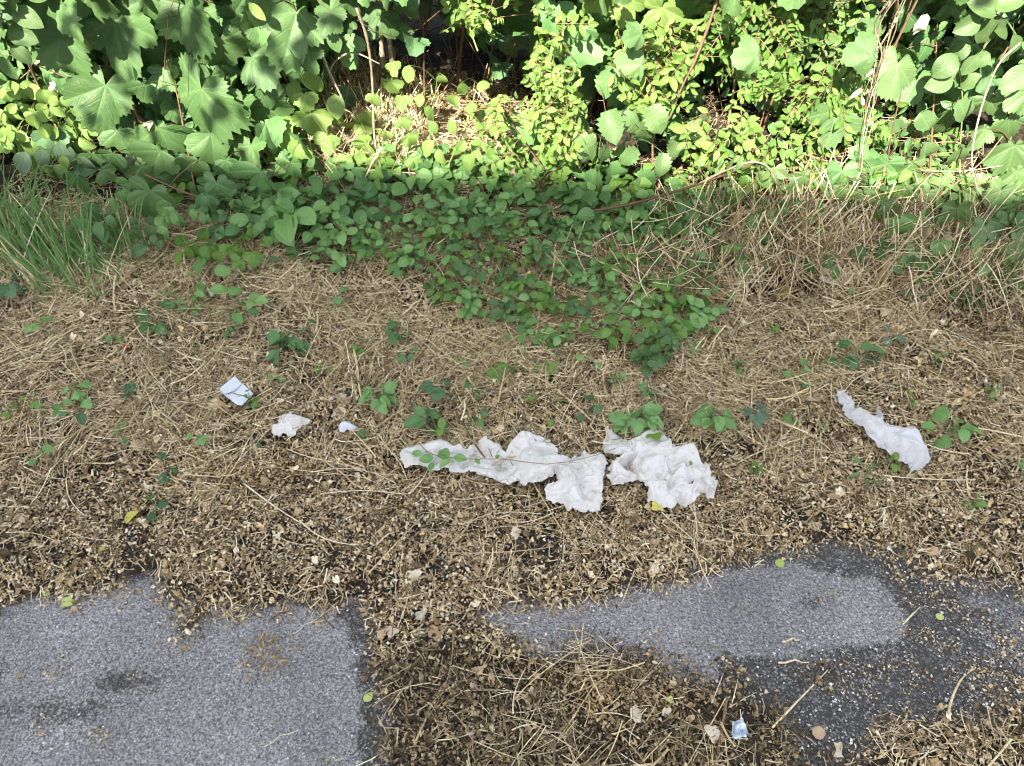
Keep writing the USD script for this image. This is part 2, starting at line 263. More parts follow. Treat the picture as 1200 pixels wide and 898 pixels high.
BLUEFILM = looks('blue_film', {'geo': ('geometry', {}), 'n': ('noise_texture', {'scale': 90.0, 'detail': 3.0}), 'r': ('rgb_ramp', {'ramp': [(0.4, (0.22, 0.29, 0.38)), (0.6, (0.50, 0.56, 0.60))]}),
    'p': ('principled_bsdf', {'roughness': 0.22, 'specular_ior_level': 0.8}), 't': ('transparent_bsdf', {}), 'm': ('mix_closure', {'fac': 0.15})}, [('geo.position', 'n.vector'), ('n.fac', 'r.fac'), ('r.color', 'p.base_color'), ('p.BSDF', 'm.closure1'), ('t.BSDF', 'm.closure2')], 'm.closure')
def plain(name, col, rough=0.8):
    return looks(name, {'geo': ('geometry', {}), 'n': ('noise_texture', {'scale': 4.0, 'detail': 5.0}), 'c': ('mix_color', {'a': tuple(x * 0.85 for x in col), 'b': tuple(min(1, x * 1.12) for x in col)}), 'p': ('principled_bsdf', {'roughness': rough})},
                 [('geo.position', 'n.vector'), ('n.fac', 'c.fac'), ('c.result', 'p.base_color')], 'p.BSDF')
RENDERW, ROOFT, GLASSW, LAWN = plain('render_wall', (0.55, 0.52, 0.46)), plain('roof_tile', (0.25, 0.11, 0.07)), plain('window_glass', (0.03, 0.04, 0.05), 0.1), plain('lawn', (0.06, 0.09, 0.03), 0.95)

# ------------------------------------------------------------------ writing prims (Sdf level: thousands of small parts)
layer = stage.GetRootLayer()
T = Sdf.ValueTypeNames
used = {}
def numbered(parent, name):
    k = (parent, name); i = used.get(k, 0); used[k] = i + 1
    return f'{parent}/{name}' + (f'_{i:03d}' if i else '')

def attr(spec, name, typ, val, uniform=False, interp=None):
    a = Sdf.AttributeSpec(spec, name, typ, Sdf.VariabilityUniform if uniform else Sdf.VariabilityVarying)
    a.default = val
    if interp: a.SetInfo('interpolation', interp)
    return a

def custom(spec, **kw):
    spec.customData = {k: v for k, v in kw.items() if v}

def normals(v, f):
    n = np.zeros_like(v); c = np.cross(v[f[:, 1]] - v[f[:, 0]], v[f[:, 2]] - v[f[:, 0]])
    for k in range(3): np.add.at(n, f[:, k], c)
    return n / np.maximum(np.linalg.norm(n, axis=1, keepdims=True), 1e-12)

def mesh_prim(path, v, f, mat, uv=None, smooth=True, extra=None):
    v = np.asarray(v, float); f = np.asarray(f, np.int32)
    s = Sdf.CreatePrimInLayer(layer, path); s.specifier = Sdf.SpecifierDef; s.typeName = 'Mesh'
    attr(s, 'points', T.Point3fArray, Vt.Vec3fArray.FromNumpy(np.ascontiguousarray(v, np.float32)))
    attr(s, 'faceVertexCounts', T.IntArray, Vt.IntArray.FromNumpy(np.full(len(f), 3, np.int32)))
    attr(s, 'faceVertexIndices', T.IntArray, Vt.IntArray.FromNumpy(np.ascontiguousarray(f.ravel())))
    attr(s, 'subdivisionScheme', T.Token, 'none', True)
    attr(s, 'doubleSided', T.Bool, True, True)
    attr(s, 'extent', T.Float3Array, Vt.Vec3fArray.FromNumpy(np.array([v.min(0), v.max(0)], np.float32)))
    if smooth: attr(s, 'normals', T.Normal3fArray, Vt.Vec3fArray.FromNumpy(normals(v, f).astype(np.float32)), interp='vertex')
    if uv is not None: attr(s, 'primvars:st', T.TexCoord2fArray, Vt.Vec2fArray.FromNumpy(np.ascontiguousarray(uv, np.float32)), interp='vertex')
    for k, a in (extra or {}).items(): attr(s, 'primvars:' + k, T.FloatArray, Vt.FloatArray.FromNumpy(np.asarray(a, np.float32)), interp='vertex')
    s.SetInfo('apiSchemas', Sdf.TokenListOp.CreateExplicit(['MaterialBindingAPI']))
    r = Sdf.RelationshipSpec(s, 'material:binding', False); r.targetPathList.explicitItems = [Sdf.Path(mat)]
    return s

def xform(path, base):
    s = Sdf.CreatePrimInLayer(layer, path); s.specifier = Sdf.SpecifierDef; s.typeName = 'Xform'
    attr(s, 'xformOp:translate', T.Double3, Gf.Vec3d(*[float(x) for x in base]))
    attr(s, 'xformOpOrder', T.TokenArray, Vt.TokenArray(['xformOp:translate']), True)
    return s

class Thing:
    def __init__(self, name, label, cat, base, group=None, kind=None):
        self.path = numbered('/World', name); self.base = np.asarray(base, float)
        custom(xform(self.path, base), label=label, category=cat, group=group, kind=kind)
    def part(self, name, v, f, mat, uv=None, label=None, kind=None, under=None, smooth=True, extra=None):
        p = numbered(under or self.path, name)
        s = mesh_prim(p, np.asarray(v) - self.base, f, mat, uv, smooth, extra)
        if label or kind: custom(s, label=label, kind=kind)
        return p

def single(name, label, cat, v, f, mat, uv=None, group=None, kind=None, smooth=True, extra=None):
    v = np.asarray(v, float)
    base = np.array([v[:, 0].mean(), v[:, 1].mean(), v[:, 2].min()]) if kind is None else np.zeros(3)
    p = numbered('/World', name)
    s = mesh_prim(p, v - base, f, mat, uv, smooth, extra)
    if kind is None:
        attr(s, 'xformOp:translate', T.Double3, Gf.Vec3d(*base.tolist())); attr(s, 'xformOpOrder', T.TokenArray, Vt.TokenArray(['xformOp:translate']), True)
    custom(s, label=label, category=cat, group=group, kind=kind)
    return p

class MB:
    def __init__(self): self.v, self.f, self.u, self.t, self.n = [], [], [], [], 0
    def add(self, v, f, uv=None):
        self.v.append(np.asarray(v, float)); self.f.append(np.asarray(f) + self.n); self.n += len(v)
        self.u.append(np.asarray(uv, float) if uv is not None else np.zeros((len(v), 2))); self.t.append(np.full(len(v), rng.random()))
    def get(self): return np.vstack(self.v), np.vstack(self.f), np.vstack(self.u)
    def tone(self): return np.concatenate(self.t)

def unit(a): a = np.asarray(a, float); return a / max(np.linalg.norm(a), 1e-12)

# ------------------------------------------------------------------ shapes
def tube(pts, r0, r1=None, k=5, wob=0.0):
    pts = np.asarray(pts, float); n = len(pts); r1 = r0 if r1 is None else r1
    tan = np.gradient(pts, axis=0); tan /= np.maximum(np.linalg.norm(tan, axis=1, keepdims=True), 1e-9)
    up = np.array([0, 0, 1.0]) if abs(tan[0, 2]) < 0.9 else np.array([1.0, 0, 0])
    v = []
    for i in range(n):
        x = unit(np.cross(up, tan[i])); y = np.cross(tan[i], x); up = y
        r = (r0 + (r1 - r0) * i / max(n - 1, 1)) * (1 + (U(-wob, wob) if wob else 0))
        a = np.arange(k) * 2 * math.pi / k
        v.append(pts[i] + r * (np.cos(a)[:, None] * x + np.sin(a)[:, None] * y))
    v = np.vstack(v + [pts[:1], pts[-1:]])
    f = []
    for i in range(n - 1):
        for j in range(k):
            a, b, c, d = i * k + j, i * k + (j + 1) % k, (i + 1) * k + j, (i + 1) * k + (j + 1) % k
            f += [(a, b, d), (a, d, c)]
    s, e = n * k, n * k + 1
    for j in range(k):
        f += [(s, (j + 1) % k, j), (e, (n - 1) * k + j, (n - 1) * k + (j + 1) % k)]
    return v, np.array(f)

def spline(pts, n=12):
    pts = np.asarray(pts, float)
    if len(pts) < 3: return np.linspace(pts[0], pts[-1], n)
    p = np.vstack([2 * pts[0] - pts[1], pts, 2 * pts[-1] - pts[-2]]); out = []
    m = max(2, n // (len(pts) - 1))
    for i in range(1, len(p) - 2):
        for t in np.linspace(0, 1, m, endpoint=False):
            a, b, c, d = p[i - 1], p[i], p[i + 1], p[i + 2]
            out.append(0.5 * (2 * b + (c - a) * t + (2 * a - 5 * b + 4 * c - d) * t ** 2 + (3 * b - a - 3 * c + d) * t ** 3))
    return np.array(out + [pts[-1]])

def oval(nu=8, w=0.5, p=0.85, q=0.8, serr=0.0, fold=0.25, wave=0.03, seed=0, nv=2):
    """A simple leaf, base at the origin, tip at +y (length 1), face to +z."""
    r = np.random.default_rng(seed)
    u = np.linspace(0, 1, nu + 1); hw = 0.5 * w * np.sin(math.pi * u ** p) ** q; hw[0] = 0.015; hw[-1] = 0.004
    s = np.linspace(-1, 1, 2 * nv + 1); ph = r.uniform(0, 6.28, 4)
    V, UV = [], []
    for i, (uu, h) in enumerate(zip(u, hw)):
        for j in s:
            e = h * (1 + serr * (1 if i % 2 else -1) * (abs(j) > 0.99))
            V.append((e * j, uu - (0.04 * serr * 8 * (abs(j) > .99) if i % 2 else 0), fold * abs(j) * h + wave * math.sin(9 * uu + ph[0] + 2 * np.sign(j)) * abs(j)))
            UV.append((uu, j))
    k = 2 * nv + 1; F = []
    for i in range(nu):
        for j in range(k - 1):
            a = i * k + j; F += [(a, a + 1, a + k + 1), (a, a + k + 1, a + k)]
    return np.array(V), np.array(F), np.array(UV)

def lobed(seed=0, lobes=5, depth_=0.42, serr=0.05, na=61):
    """A palmate leaf with lobes, petiole at the origin, middle lobe towards +y, about 1 long and 1 wide."""
    r = np.random.default_rng(seed)
    ax = {3: [-62, 0, 62], 5: [-118, -58, 0, 58, 118]}[lobes]; ln = {3: [.62, .78, .62], 5: [.46, .64, .76, .64, .46]}[lobes]
    ax = np.radians(np.array(ax) + r.uniform(-11, 11, lobes)); ln = np.array(ln) * r.uniform(0.82, 1.14, lobes)
    lim = math.radians(158)
    th = np.linspace(-lim, lim, na); d = np.abs(th[:, None] - ax[None])
    gap = math.radians(31)
    rr = ln[None] * (1 - depth_ * np.clip(d / gap, 0, 2.2) ** 2.1)
    k = rr.argmax(1); R = np.maximum(rr.max(1), 0.16)
    R = R * (1 + serr * np.where(np.arange(na) % 2, 1, -1) + r.uniform(-.02, .02, na))
    R[[0, -1]] *= 0.75
    dd = d[np.arange(na), k]; sg = np.sign(th - ax[k])
    V, UV = [(0, 0, 0)], [(0, 0)]
    rings = [0.34, 0.68, 1.0]
    for q in rings:
        rad = R * q
        V += list(np.stack([rad * np.sin(th), rad * np.cos(th), 0.11 * np.sin(np.clip(dd / gap, 0, 1.2) * 1.5) * rad * (1.1 - 0.7 * q) + 0.05 * np.sin(th * 5 + seed) * q ** 2], 1))
        UV += list(np.stack([rad * np.cos(dd), np.clip(rad * np.sin(dd) * sg * 3.0, -1, 1)], 1))
    F = []
    for j in range(na - 1): F.append((0, 1 + j + 1, 1 + j))
    for q in range(len(rings) - 1):
        for j in range(na - 1):
            a = 1 + q * na + j; b = a + na
            F += [(a, a + 1, b + 1), (a, b + 1, b)]
    V = np.array(V, float); F = np.array(F)
    return V, F, np.array(UV, float)

KINDS = {
    'hop': [lobed(i, 3 if i % 3 == 0 else 5, U(.20, .40), U(.03, .06), 71) for i in range(18)],
    'hop3': [lobed(20 + i, 3, U(.22, .34), 0.04, 41) for i in range(5)],
    'oval': [oval(9, U(.62, .78), .80, .75, 0.0, .25, .02, i) for i in range(6)],
    'serr': [oval(14, U(.62, .8), .74, .68, .13, .32, .04, i) for i in range(6)],
    'small': [oval(5, U(.46, .58), .9, .8, 0, .3, .02, i, 1) for i in range(6)],
    'narrow': [oval(6, U(.22, .30), .9, .8, 0, .3, .02, i, 1) for i in range(4)],
    'round': [oval(8, U(.85, 1.0), .9, .55, .04, .2, .03, i) for i in range(5)],
    'dry': [oval(6, U(.4, .75), .85, .7, .14, .6, .14, 50 + i, 1) for i in range(6)],
}
def rot_between(tip, nrm):
    y = unit(tip); z = np.asarray(nrm, float); z = z - (z @ y) * y
    if np.linalg.norm(z) < 1e-3: z = np.cross(y, [1.0, 0.2, 0.1])
    z = unit(z); return np.stack([np.cross(y, z), y, z], 1)

def leaf(kind, pos, tip, nrm, size, curl=0.5, petiole=None):
    V, F, UV = KINDS[kind][rng.integers(len(KINDS[kind]))]
    v = V.copy(); c = curl if abs(curl) > 1e-3 else 1e-3
    y, z = v[:, 1].copy(), v[:, 2].copy()
    v[:, 1] = (np.sin(c * y) / c) + z * np.sin(c * y) * 1.0; v[:, 2] = -(1 - np.cos(c * y)) / c + z * np.cos(c * y)
    cx = U(-.9, .9); v[:, 2] -= cx * v[:, 0] ** 2
    v[:, 0] *= U(.92, 1.08)
    v = (v * size) @ rot_between(tip, nrm).T + pos
    if petiole is not None:
        q = spline([petiole, (np.asarray(petiole) + pos) / 2 + [0, 0, 0.012], np.asarray(pos)], 6)
        tv, tf = tube(q, max(.0009, size * .014), None, 3)
        return np.vstack([v, tv]), np.vstack([F, tf + len(v)]), np.vstack([UV, np.full((len(tv), 2), .03)])
    return v, F, UV

def rand_dir(base, spread):
    return unit(np.asarray(base, float) + rng.normal(0, spread, 3))

OUT = np.array([0.0, -0.80, 0.60])           # the way the hedge's leaves face

def inside(poly, n_dist, cap=4000):
    """Points at least n_dist pixels apart inside an outline."""
    P = Polygon(poly); x0, y0, x1, y1 = P.bounds; pts = []
    cand = np.stack([U(x0, x1, cap), U(y0, y1, cap)], 1)
    cand = cand[shapely.contains_xy(P, cand[:, 0], cand[:, 1])]
    for c in cand:
        if not pts or np.min(np.hypot(*(np.array(pts) - c).T)) > n_dist: pts.append(c)
    return pts

block = Sdf.ChangeBlock(); block.__enter__()

# ------------------------------------------------------------------ the ground and the road
CRACKS = [[(1040, 640), (1062, 690), (1078, 735), (1108, 770)], [(1078, 655), (1105, 690), (1128, 735), (1150, 775), (1128, 830)], [(1150, 775), (1210, 805)], [(905, 640), (990, 632), (1060, 645)]]
CR = shapely.union_all([shapely.LineString([tuple(flat(a, b)[:2]) for a, b in c]) for c in CRACKS])
def crack(x, y, w=.014):
    x, y = np.asarray(x), np.asarray(y); o = np.zeros(x.shape); k = (x > .4) & (x < 1.3) & (y > .3) & (y < 1.2)
    o[k] = np.exp(-(shapely.distance(CR, shapely.points(x[k] + .02 * fb(x[k], y[k], 20, 2, 81), y[k])) / w) ** 2); return o
def grid(xs, ys, zf):
    X, Y = np.meshgrid(xs, ys); Z = zf(X, Y)
    v = np.stack([X, Y, Z], -1).reshape(-1, 3); nx = len(xs)
    i, j = np.meshgrid(np.arange(len(ys) - 1), np.arange(nx - 1), indexing='ij'); a = (i * nx + j).ravel()
    return v, np.vstack([np.stack([a, a + 1, a + nx + 1], 1), np.stack([a, a + nx + 1, a + nx], 1)])
xs = np.concatenate([[-300, -120, -50, -25, -12, -7, -4.5, -3.4], np.arange(-2.8, 2.801, 0.014), [3.4, 4.5, 7, 12, 25, 50, 120, 300]])
ys = np.concatenate([[-300, -120, -50, -25, -12, -7, -4.5, -3, -1.5, -.6], np.arange(-0.05, 2.4, 0.012), np.arange(2.4, 4.2, 0.06), [5, 7, 12, 25, 50, 120, 300]])
v, f = grid(xs, ys, terrain)
single('ground', 'dark soil of the roadside verge under dry litter', 'ground', v, f, SOIL, kind='structure')
xs = np.concatenate([[-300, -60, -12, -4.5], np.arange(-2.8, 2.801, 0.014), [4.5, 12, 60, 300]])
ys = np.concatenate([[-4.2, -2.5, -1.2, -.5], np.arange(-0.05, 1.36, 0.012)])
v, f = grid(xs, ys, lambda X, Y: 0.004 * fb(X, Y, 2.0, 2, 31) + 0.0022 * fb(X, Y, 40, 2, 32))
X, Y = v[:, 0], v[:, 1]
sd_l, sd_c, sd_a = gsample(SD_LIGHT, X, Y, 0.3), gsample(SD_CLEAN, X, Y, 0.3), gsample(SD_ALL, X, Y, 0.3)
dirt = 1.0 - sstep(-0.010, 0.026, sd_c)                      # dark tar and soil where the slabs are not worn clean
dirt = np.where(gsample(inD.astype(float), X, Y, 0) > 0.5, np.maximum(dirt * 0.92, 0.0), dirt)
dirt = np.maximum(dirt, 0.62 * sstep(0.10, 0.30, fb(X, Y, 9, 4, 40)))
dirt = np.maximum(dirt, 0.55 * (gsample(inE.astype(float), X, Y, 0) > 0.5))
dirt = np.maximum(dirt, 1.1 * crack(X, Y, .02))
dirt = np.maximum(dirt, 0.7 * np.exp(-(((X - flat(60, 835)[0]) / .16) ** 2 + ((Y - flat(60, 835)[1]) / .035) ** 2)))
dirt = np.maximum(dirt, 0.7 * np.exp(-(((X - flat(150, 800)[0]) / .10) ** 2 + ((Y - flat(150, 800)[1]) / .03) ** 2)))
dirt = np.maximum(dirt, 0.5 * np.exp(-(((X - flat(948, 705)[0]) / .05) ** 2 + ((Y - flat(948, 705)[1]) / .035) ** 2)))
dirt = np.clip(dirt * (1 + 1.5 * fb(X, Y, 30, 3, 44)), 0, 1.1)
dirt[Y < 0.3] *= sstep(-.3, .3, Y[Y < 0.3]) * 0.5
single('road', 'worn grey asphalt edge of the road with dark broken margins', 'road', v, f, ASPHALT, kind='structure', extra={'dirt': dirt})

# ------------------------------------------------------------------ loose litter (uncountable): straw, leaf flakes, grit
def straw(length, width, bend, k=6):
    """A flat folded dry grass stem lying along x."""
    t = np.linspace(-.5, .5, k + 1); a = U(0, 6.28); c = U(-bend, bend); c2 = U(-bend, bend) * .6
    x = t * length; y = length * c * (t ** 2) + length * c2 * t ** 3; z = length * U(-.12, .12) * (t ** 2) * 2
    if rng.random() < .25: z = z + length * .10 * np.abs(t - U(-.2, .2))
    p = np.stack([x, y, z], 1); w = width * (1 - .6 * (t + .5) * U(0, 1)) * .5
    tan = np.gradient(p, axis=0); side = np.stack([-tan[:, 1], tan[:, 0], 0 * x], 1); side /= np.linalg.norm(side, axis=1, keepdims=True)
    v = np.concatenate([p + side * w[:, None], p + [0, 0, width * .45], p - side * w[:, None]]); n = k + 1; f = []
    for i in range(k):
        for a_, b_ in ((0, n), (n, 2 * n)):
            f += [(a_ + i, a_ + i + 1, b_ + i + 1), (a_ + i, b_ + i + 1, b_ + i)]
    return v, np.array(f)

def flake(size):
    n = int(rng.integers(5, 8)); a = np.sort(U(0, 6.28, n)); r = size * .5 * U(.55, 1.1, n); el = U(.45, 1)
    v = np.stack([r * np.cos(a), r * np.sin(a) * el, size * U(-.28, .28, n)], 1)
    v = np.vstack([[[0, 0, size * U(-.2, .25)]], v])
    return v, np.array([(0, 1 + i, 1 + (i + 1) % n) for i in range(n)])

def crumpled(size):
    V, F, _ = KINDS['dry'][rng.integers(6)]
    v = V[:, :].copy(); c = U(1.0, 3.0) * rng.choice([-1, 1]); y = v[:, 1].copy(); v[:, 1] = np.sin(c * y) / c; v[:, 2] = v[:, 2] * 1.5 + (1 - np.cos(c * y)) / c
    v = v * [U(.6, 1.2), 1, 1] * size; return v - v.mean(0), F

def rotz(v, a):
    c, s = math.cos(a), math.sin(a); return v @ np.array([[c, s, 0], [-s, c, 0], [0, 0, 1]])
def rotx(v, a):
    c, s = math.cos(a), math.sin(a); return v @ np.array([[1, 0, 0], [0, c, s], [0, -s, c]])

def clump(n, maker, spread, tilt, zmax):
    b = MB()
    for _ in range(n):
        v, f = maker(); v = rotz(rotx(rotz(v, U(0, 6.28)), rng.normal(0, tilt)), U(0, 6.28))
        a, r = U(0, 6.28), spread * math.sqrt(U(0, 1)); v = v + [r * math.cos(a), r * math.sin(a), U(0, zmax)]
        b.add(v, f)
    return (*b.get()[:2], b.tone())

def instancer(name, label, cat, protos, mats, pos, idx, quat, scale):
    path = numbered('/World', name)
    s = Sdf.CreatePrimInLayer(layer, path); s.specifier = Sdf.SpecifierDef; s.typeName = 'PointInstancer'
    targets = []
    for i, (v, f, tn) in enumerate(protos):
        p = f'{path}/piece_{i:03d}'; mesh_prim(p, v, f, mats[i] if isinstance(mats, list) else mats, smooth=False, extra={'tone': tn}); targets.append(Sdf.Path(p))
    r = Sdf.RelationshipSpec(s, 'prototypes', False); r.targetPathList.explicitItems = targets
    attr(s, 'positions', T.Point3fArray, Vt.Vec3fArray.FromNumpy(np.ascontiguousarray(pos, np.float32)))
    attr(s, 'protoIndices', T.IntArray, Vt.IntArray.FromNumpy(np.asarray(idx, np.int32)))
    q = np.asarray(quat, np.float32)
    attr(s, 'orientations', T.QuathArray, Vt.QuathArray([Gf.Quath(float(a[3]), float(a[0]), float(a[1]), float(a[2])) for a in q]))
    attr(s, 'scales', T.Float3Array, Vt.Vec3fArray.FromNumpy(np.ascontiguousarray(np.repeat(np.asarray(scale)[:, None], 3, 1), np.float32)))
    custom(s, label=label, category=cat, kind='stuff')

def quats(n, yaw=None, nrm=None):
    yaw = U(0, 2 * math.pi, n) if yaw is None else yaw
    qy = np.stack([0 * yaw, 0 * yaw, np.sin(yaw / 2), np.cos(yaw / 2)], 1)
    if nrm is None: return qy
    h = np.stack([-nrm[:, 1], nrm[:, 0], 0 * yaw, 1 + nrm[:, 2]], 1); h /= np.linalg.norm(h, axis=1, keepdims=True)
    ax, ay, az, aw = h.T; bx, by, bz, bw = qy.T
    return np.stack([aw * bx + ax * bw + ay * bz - az * by, aw * by - ax * bz + ay * bw + az * bx, aw * bz + ax * by - ay * bx + az * bw, aw * bw - ax * bx - ay * by - az * bz], 1)

def tnormals(x, y):
    e = 0.03
    n = np.stack([(terrain(x - e, y) - terrain(x + e, y)) / (2 * e), (terrain(x, y - e) - terrain(x, y + e)) / (2 * e), np.ones_like(x)], 1)
    return n / np.linalg.norm(n, axis=1, keepdims=True)

BARE = [(470, 556, .05, .022), (372, 562, .06, .022), (618, 590, .05, .016), (470, 560, .03, .03), (700, 830, .06, .03), (505, 620, .08, .03), (640, 640, .06, .03), (980, 300, .05, .04), (345, 570, .05, .02), (918, 312, .09, .07), (1160, 340, .09, .06), (1000, 262, .08, .06), (880, 232, .08, .05), (700, 485, .04, .02), (765, 445, .04, .02), (320, 230, .10, .06), (1175, 410, .05, .02), (860, 520, .05, .02)]
BARE = [(*gp(x, y)[:2], a, b) for x, y, a, b in BARE]
_r = np.random.default_rng(77)
BARE += [(_r.uniform(-1.6, 1.7), _r.uniform(1.0, 1.78), _r.uniform(.018, .05), _r.uniform(.012, .03)) for _ in range(80)]
def bare(x, y):
    o = np.zeros_like(x)
    for bx, by, a, b in BARE: o = np.maximum(o, np.exp(-((x - bx) / a) ** 2 - ((y - by) / b) ** 2))
    return o

def scatter(n, y0, y1, prob):
    x, y = U(-2.75, 2.75, n), U(y0, y1, n)
    k = rng.random(n) < prob(x, y); return x[k], y[k]

GREEN = shapely.prepare
protos = [clump(18, lambda: straw(U(.015, .10) if rng.random() < .88 else U(.1, .18), U(.0008, .0021) if rng.random() < .85 else U(.0022, .0040), .35), .06, .20, .024) for _ in range(22)]
def p_straw(x, y):
    sd = asphalt_sd(x, y); pat = sstep(-.18, .12, fb(x, y, 5, 3, 60))
    d = np.where(sd > -0.01, 0.0, 1.0) * sstep(0.88, 1.30, y + .15 * fb(x, y, 4, 2, 61)) * (0.26 + .74 * pat)
    low = (y < 1.05) & (sd < -.01) & (x > -.25) & (x < .9); d = np.where(low, np.maximum(d * .45, .03 + .13 * sstep(.0, .2, fb(x, y, 7, 3, 62)) + .10 * ((y < .66) & (x > .0) & (x < .55))), d)
    return d * (1 - .92 * bare(x, y)) * (1 - .94 * sstep(1.80, 1.94, y) * (1 - np.exp(-((x + .40) / .30) ** 2)))
x, y = scatter(16500, 0.05, 2.5, p_straw)
z = terrain(x, y) + U(.002, .020, len(x)) * np.where(y > 1.1, 1, .5)
instancer('dry_grass', 'tangled mat of dead tan grass stems covering the verge', 'dry grass', protos, [STRAW] * 20 + [PALESTRAW] * 2, np.stack([x, y, z], 1), rng.integers(0, 22, len(x)), quats(len(x), nrm=tnormals(x, y)), U(.7, 1.25, len(x)))

protos = [clump(32, lambda: flake(U(.0035, .0135)), .035, .55, .010) for _ in range(13)] + [clump(22, lambda: straw(U(.008, .035), U(.0009, .0026), .5, 3), .04, .35, .012) for _ in range(7)] + [clump(10, lambda: crumpled(U(.010, .024)), .045, .45, .012) for _ in range(8)]
def p_flake(x, y):
    sd = asphalt_sd(x, y); d = np.maximum(1 - sstep(-.012, .040, sd), 0.04 * (fb(x, y, 8, 3, 70) > .08))
    d = np.where((sd >= .004) & (gsample(inD.astype(float), x, y, 0) > .5) & (gsample(SD_LIGHT, x, y, 0) < -.02), .10 + .55 * sstep(-.05, .16, fb(x, y, 7, 3, 72)), d)
    d = np.where(gsample(inB.astype(float), x, y, 0) > .5, np.minimum(d, .16), d); d = np.maximum(d, .9 * crack(x, y))
    return d * (1 - .9 * bare(x, y)) * (1 - .30 * sstep(1.3, 1.6, y)) * (1 - .95 * sstep(1.80, 1.94, y) * (1 - np.exp(-((x + .40) / .30) ** 2))) * (.55 + .45 * sstep(-.2, .1, fb(x, y, 11, 2, 71))) * (1 - .25 * ((y < .80) & (x > -.3) & (x < .9)))
x, y = scatter(44000, 0.05, 2.6, p_flake)
z = np.maximum(terrain(x, y), 0.002) + U(.0, .008, len(x)) * np.where(y > 1.1, 2.6, 1)
idx = np.where(rng.random(len(x)) < np.where(y < 1.2, .10, .26), rng.integers(20, 28, len(x)), rng.integers(0, 20, len(x)))
on_road = asphalt_sd(x, y) > .02; idx[on_road] %= 13; z[on_road] = .002
damp = (y + .10 * fb(x, y, 6, 3, 95) < flat(600, 765)[1]) & (x > flat(440, 800)[0] - .03) & (x < .62)
nd = ~damp
wet_args = (np.stack([x, y, z], 1)[damp], idx[damp]); protos_l = protos
instancer('leaf_litter', 'brown crumbled leaf flakes and husks spread over the soil', 'leaf litter', protos, FLAKE, np.stack([x, y, z], 1)[nd], idx[nd], quats(nd.sum(), nrm=tnormals(x, y)[nd]), (U(.7, 1.3, len(x)) * np.where(on_road, .62, 1))[nd])
instancer('damp_litter', 'darker damp leaf crumbs in the gap between the asphalt slabs', 'leaf litter', protos_l, DAMP, *wet_args, quats(damp.sum()), U(.7, 1.3, damp.sum()))

protos = [clump(3, lambda: crumpled(U(.018, .042)), .06, .4, .012) for _ in range(14)]
x, y = scatter(3000, 0.95, 1.95, lambda x, y: (asphalt_sd(x, y) < -.02) * (.25 + .75 * sstep(1.05, 1.3, y)) * (1 - .9 * bare(x, y)) * sstep(-.1, .15, fb(x, y, 4, 2, 91)))
instancer('dead_leaves', 'crumpled dead leaves tangled in the dry grass of the verge', 'dead leaves', protos, [FLAKE] * 10 + [STRAW] * 4, np.stack([x, y, terrain(x, y) + U(.008, .024, len(x))], 1), rng.integers(0, 14, len(x)), quats(len(x), nrm=tnormals(x, y)), U(.6, 1.1, len(x)))
protos = [clump(22, lambda: flake(U(.004, .012)), .04, .5, .008) for _ in range(6)]
rc = gp(285, 552); rc2 = gp(240, 490)
x = np.concatenate([rng.normal(rc[0], .10, 110), rng.normal(rc2[0], .07, 30), rng.normal(flat(720, 820)[0], .1, 60), rng.normal(flat(315, 770)[0], .03, 7), rng.normal(flat(950, 710)[0], .03, 1)])
y = np.concatenate([rng.normal(rc[1], .035, 110), rng.normal(rc2[1], .05, 30), rng.normal(flat(720, 820)[1], .04, 60), rng.normal(flat(315, 770)[1], .016, 7), rng.normal(flat(950, 710)[1], .02, 1)])
instancer('rusty_litter', 'patch of orange brown crumbled leaves left of the tissue', 'leaf litter', protos, RUST, np.stack([x, y, np.maximum(terrain(x, y), .001) + .006], 1), rng.integers(0, 6, len(x)), quats(len(x)), U(.7, 1.2, len(x)))

def pebble():
    v = np.array([[1, 0, 0], [-1, 0, 0], [0, 1, 0], [0, -1, 0], [0, 0, .8], [0, 0, -.6]], float) * U(.6, 1.2, (6, 3)) * U(.0010, .0036)
    return v, np.array([(0, 2, 4), (2, 1, 4), (1, 3, 4), (3, 0, 4), (2, 0, 5), (1, 2, 5), (3, 1, 5), (0, 3, 5)])
protos = [clump(9, pebble, .03, .3, .001) for _ in range(8)]
def p_grit(x, y):
    sd = asphalt_sd(x, y); dk = gsample(SD_LIGHT, x, y, 0)
    return np.where(sd > 0, np.where(dk > .04, .07, .75), .30)
x, y = scatter(6500, 0.05, 1.3, p_grit)
instancer('grit', 'pale grit and small stone chips on the asphalt edge', 'grit', protos, GRIT, np.stack([x, y, np.maximum(terrain(x, y), .0) + .0025], 1), rng.integers(0, 8, len(x)), quats(len(x)), U(.6, 1.25, len(x)))

# ------------------------------------------------------------------ papers and rags
def facets(p, seed, size, h):
    """Height of a crumpled sheet: flat facets between random points, with sharp creases where they meet."""
    r = np.random.default_rng(seed); lo, hi = p.min(0) - size * 2, p.max(0) + size * 2
    n = int(np.prod((hi - lo) / size)) + 12; q = r.uniform(lo, hi, (n, 2)); q = np.vstack([q, [lo, hi, [lo[0], hi[1]], [hi[0], lo[1]]]])
    return LinearNDInterpolator(q, r.uniform(-1, 1, len(q)) * h, 0.0)(p)
def crumple(p, seed, lam, amp, octs=5):
    w = p + .25 * lam * np.stack([fb(p[:, 0], p[:, 1], .9 / lam, 2, seed), fb(p[:, 0], p[:, 1], .9 / lam, 2, seed + 7)], 1)
    return facets(w, seed, lam * .75, amp) + facets(w, seed + 1, lam * .36, amp * .55) + facets(p, seed + 2, lam * .16, amp * .24)

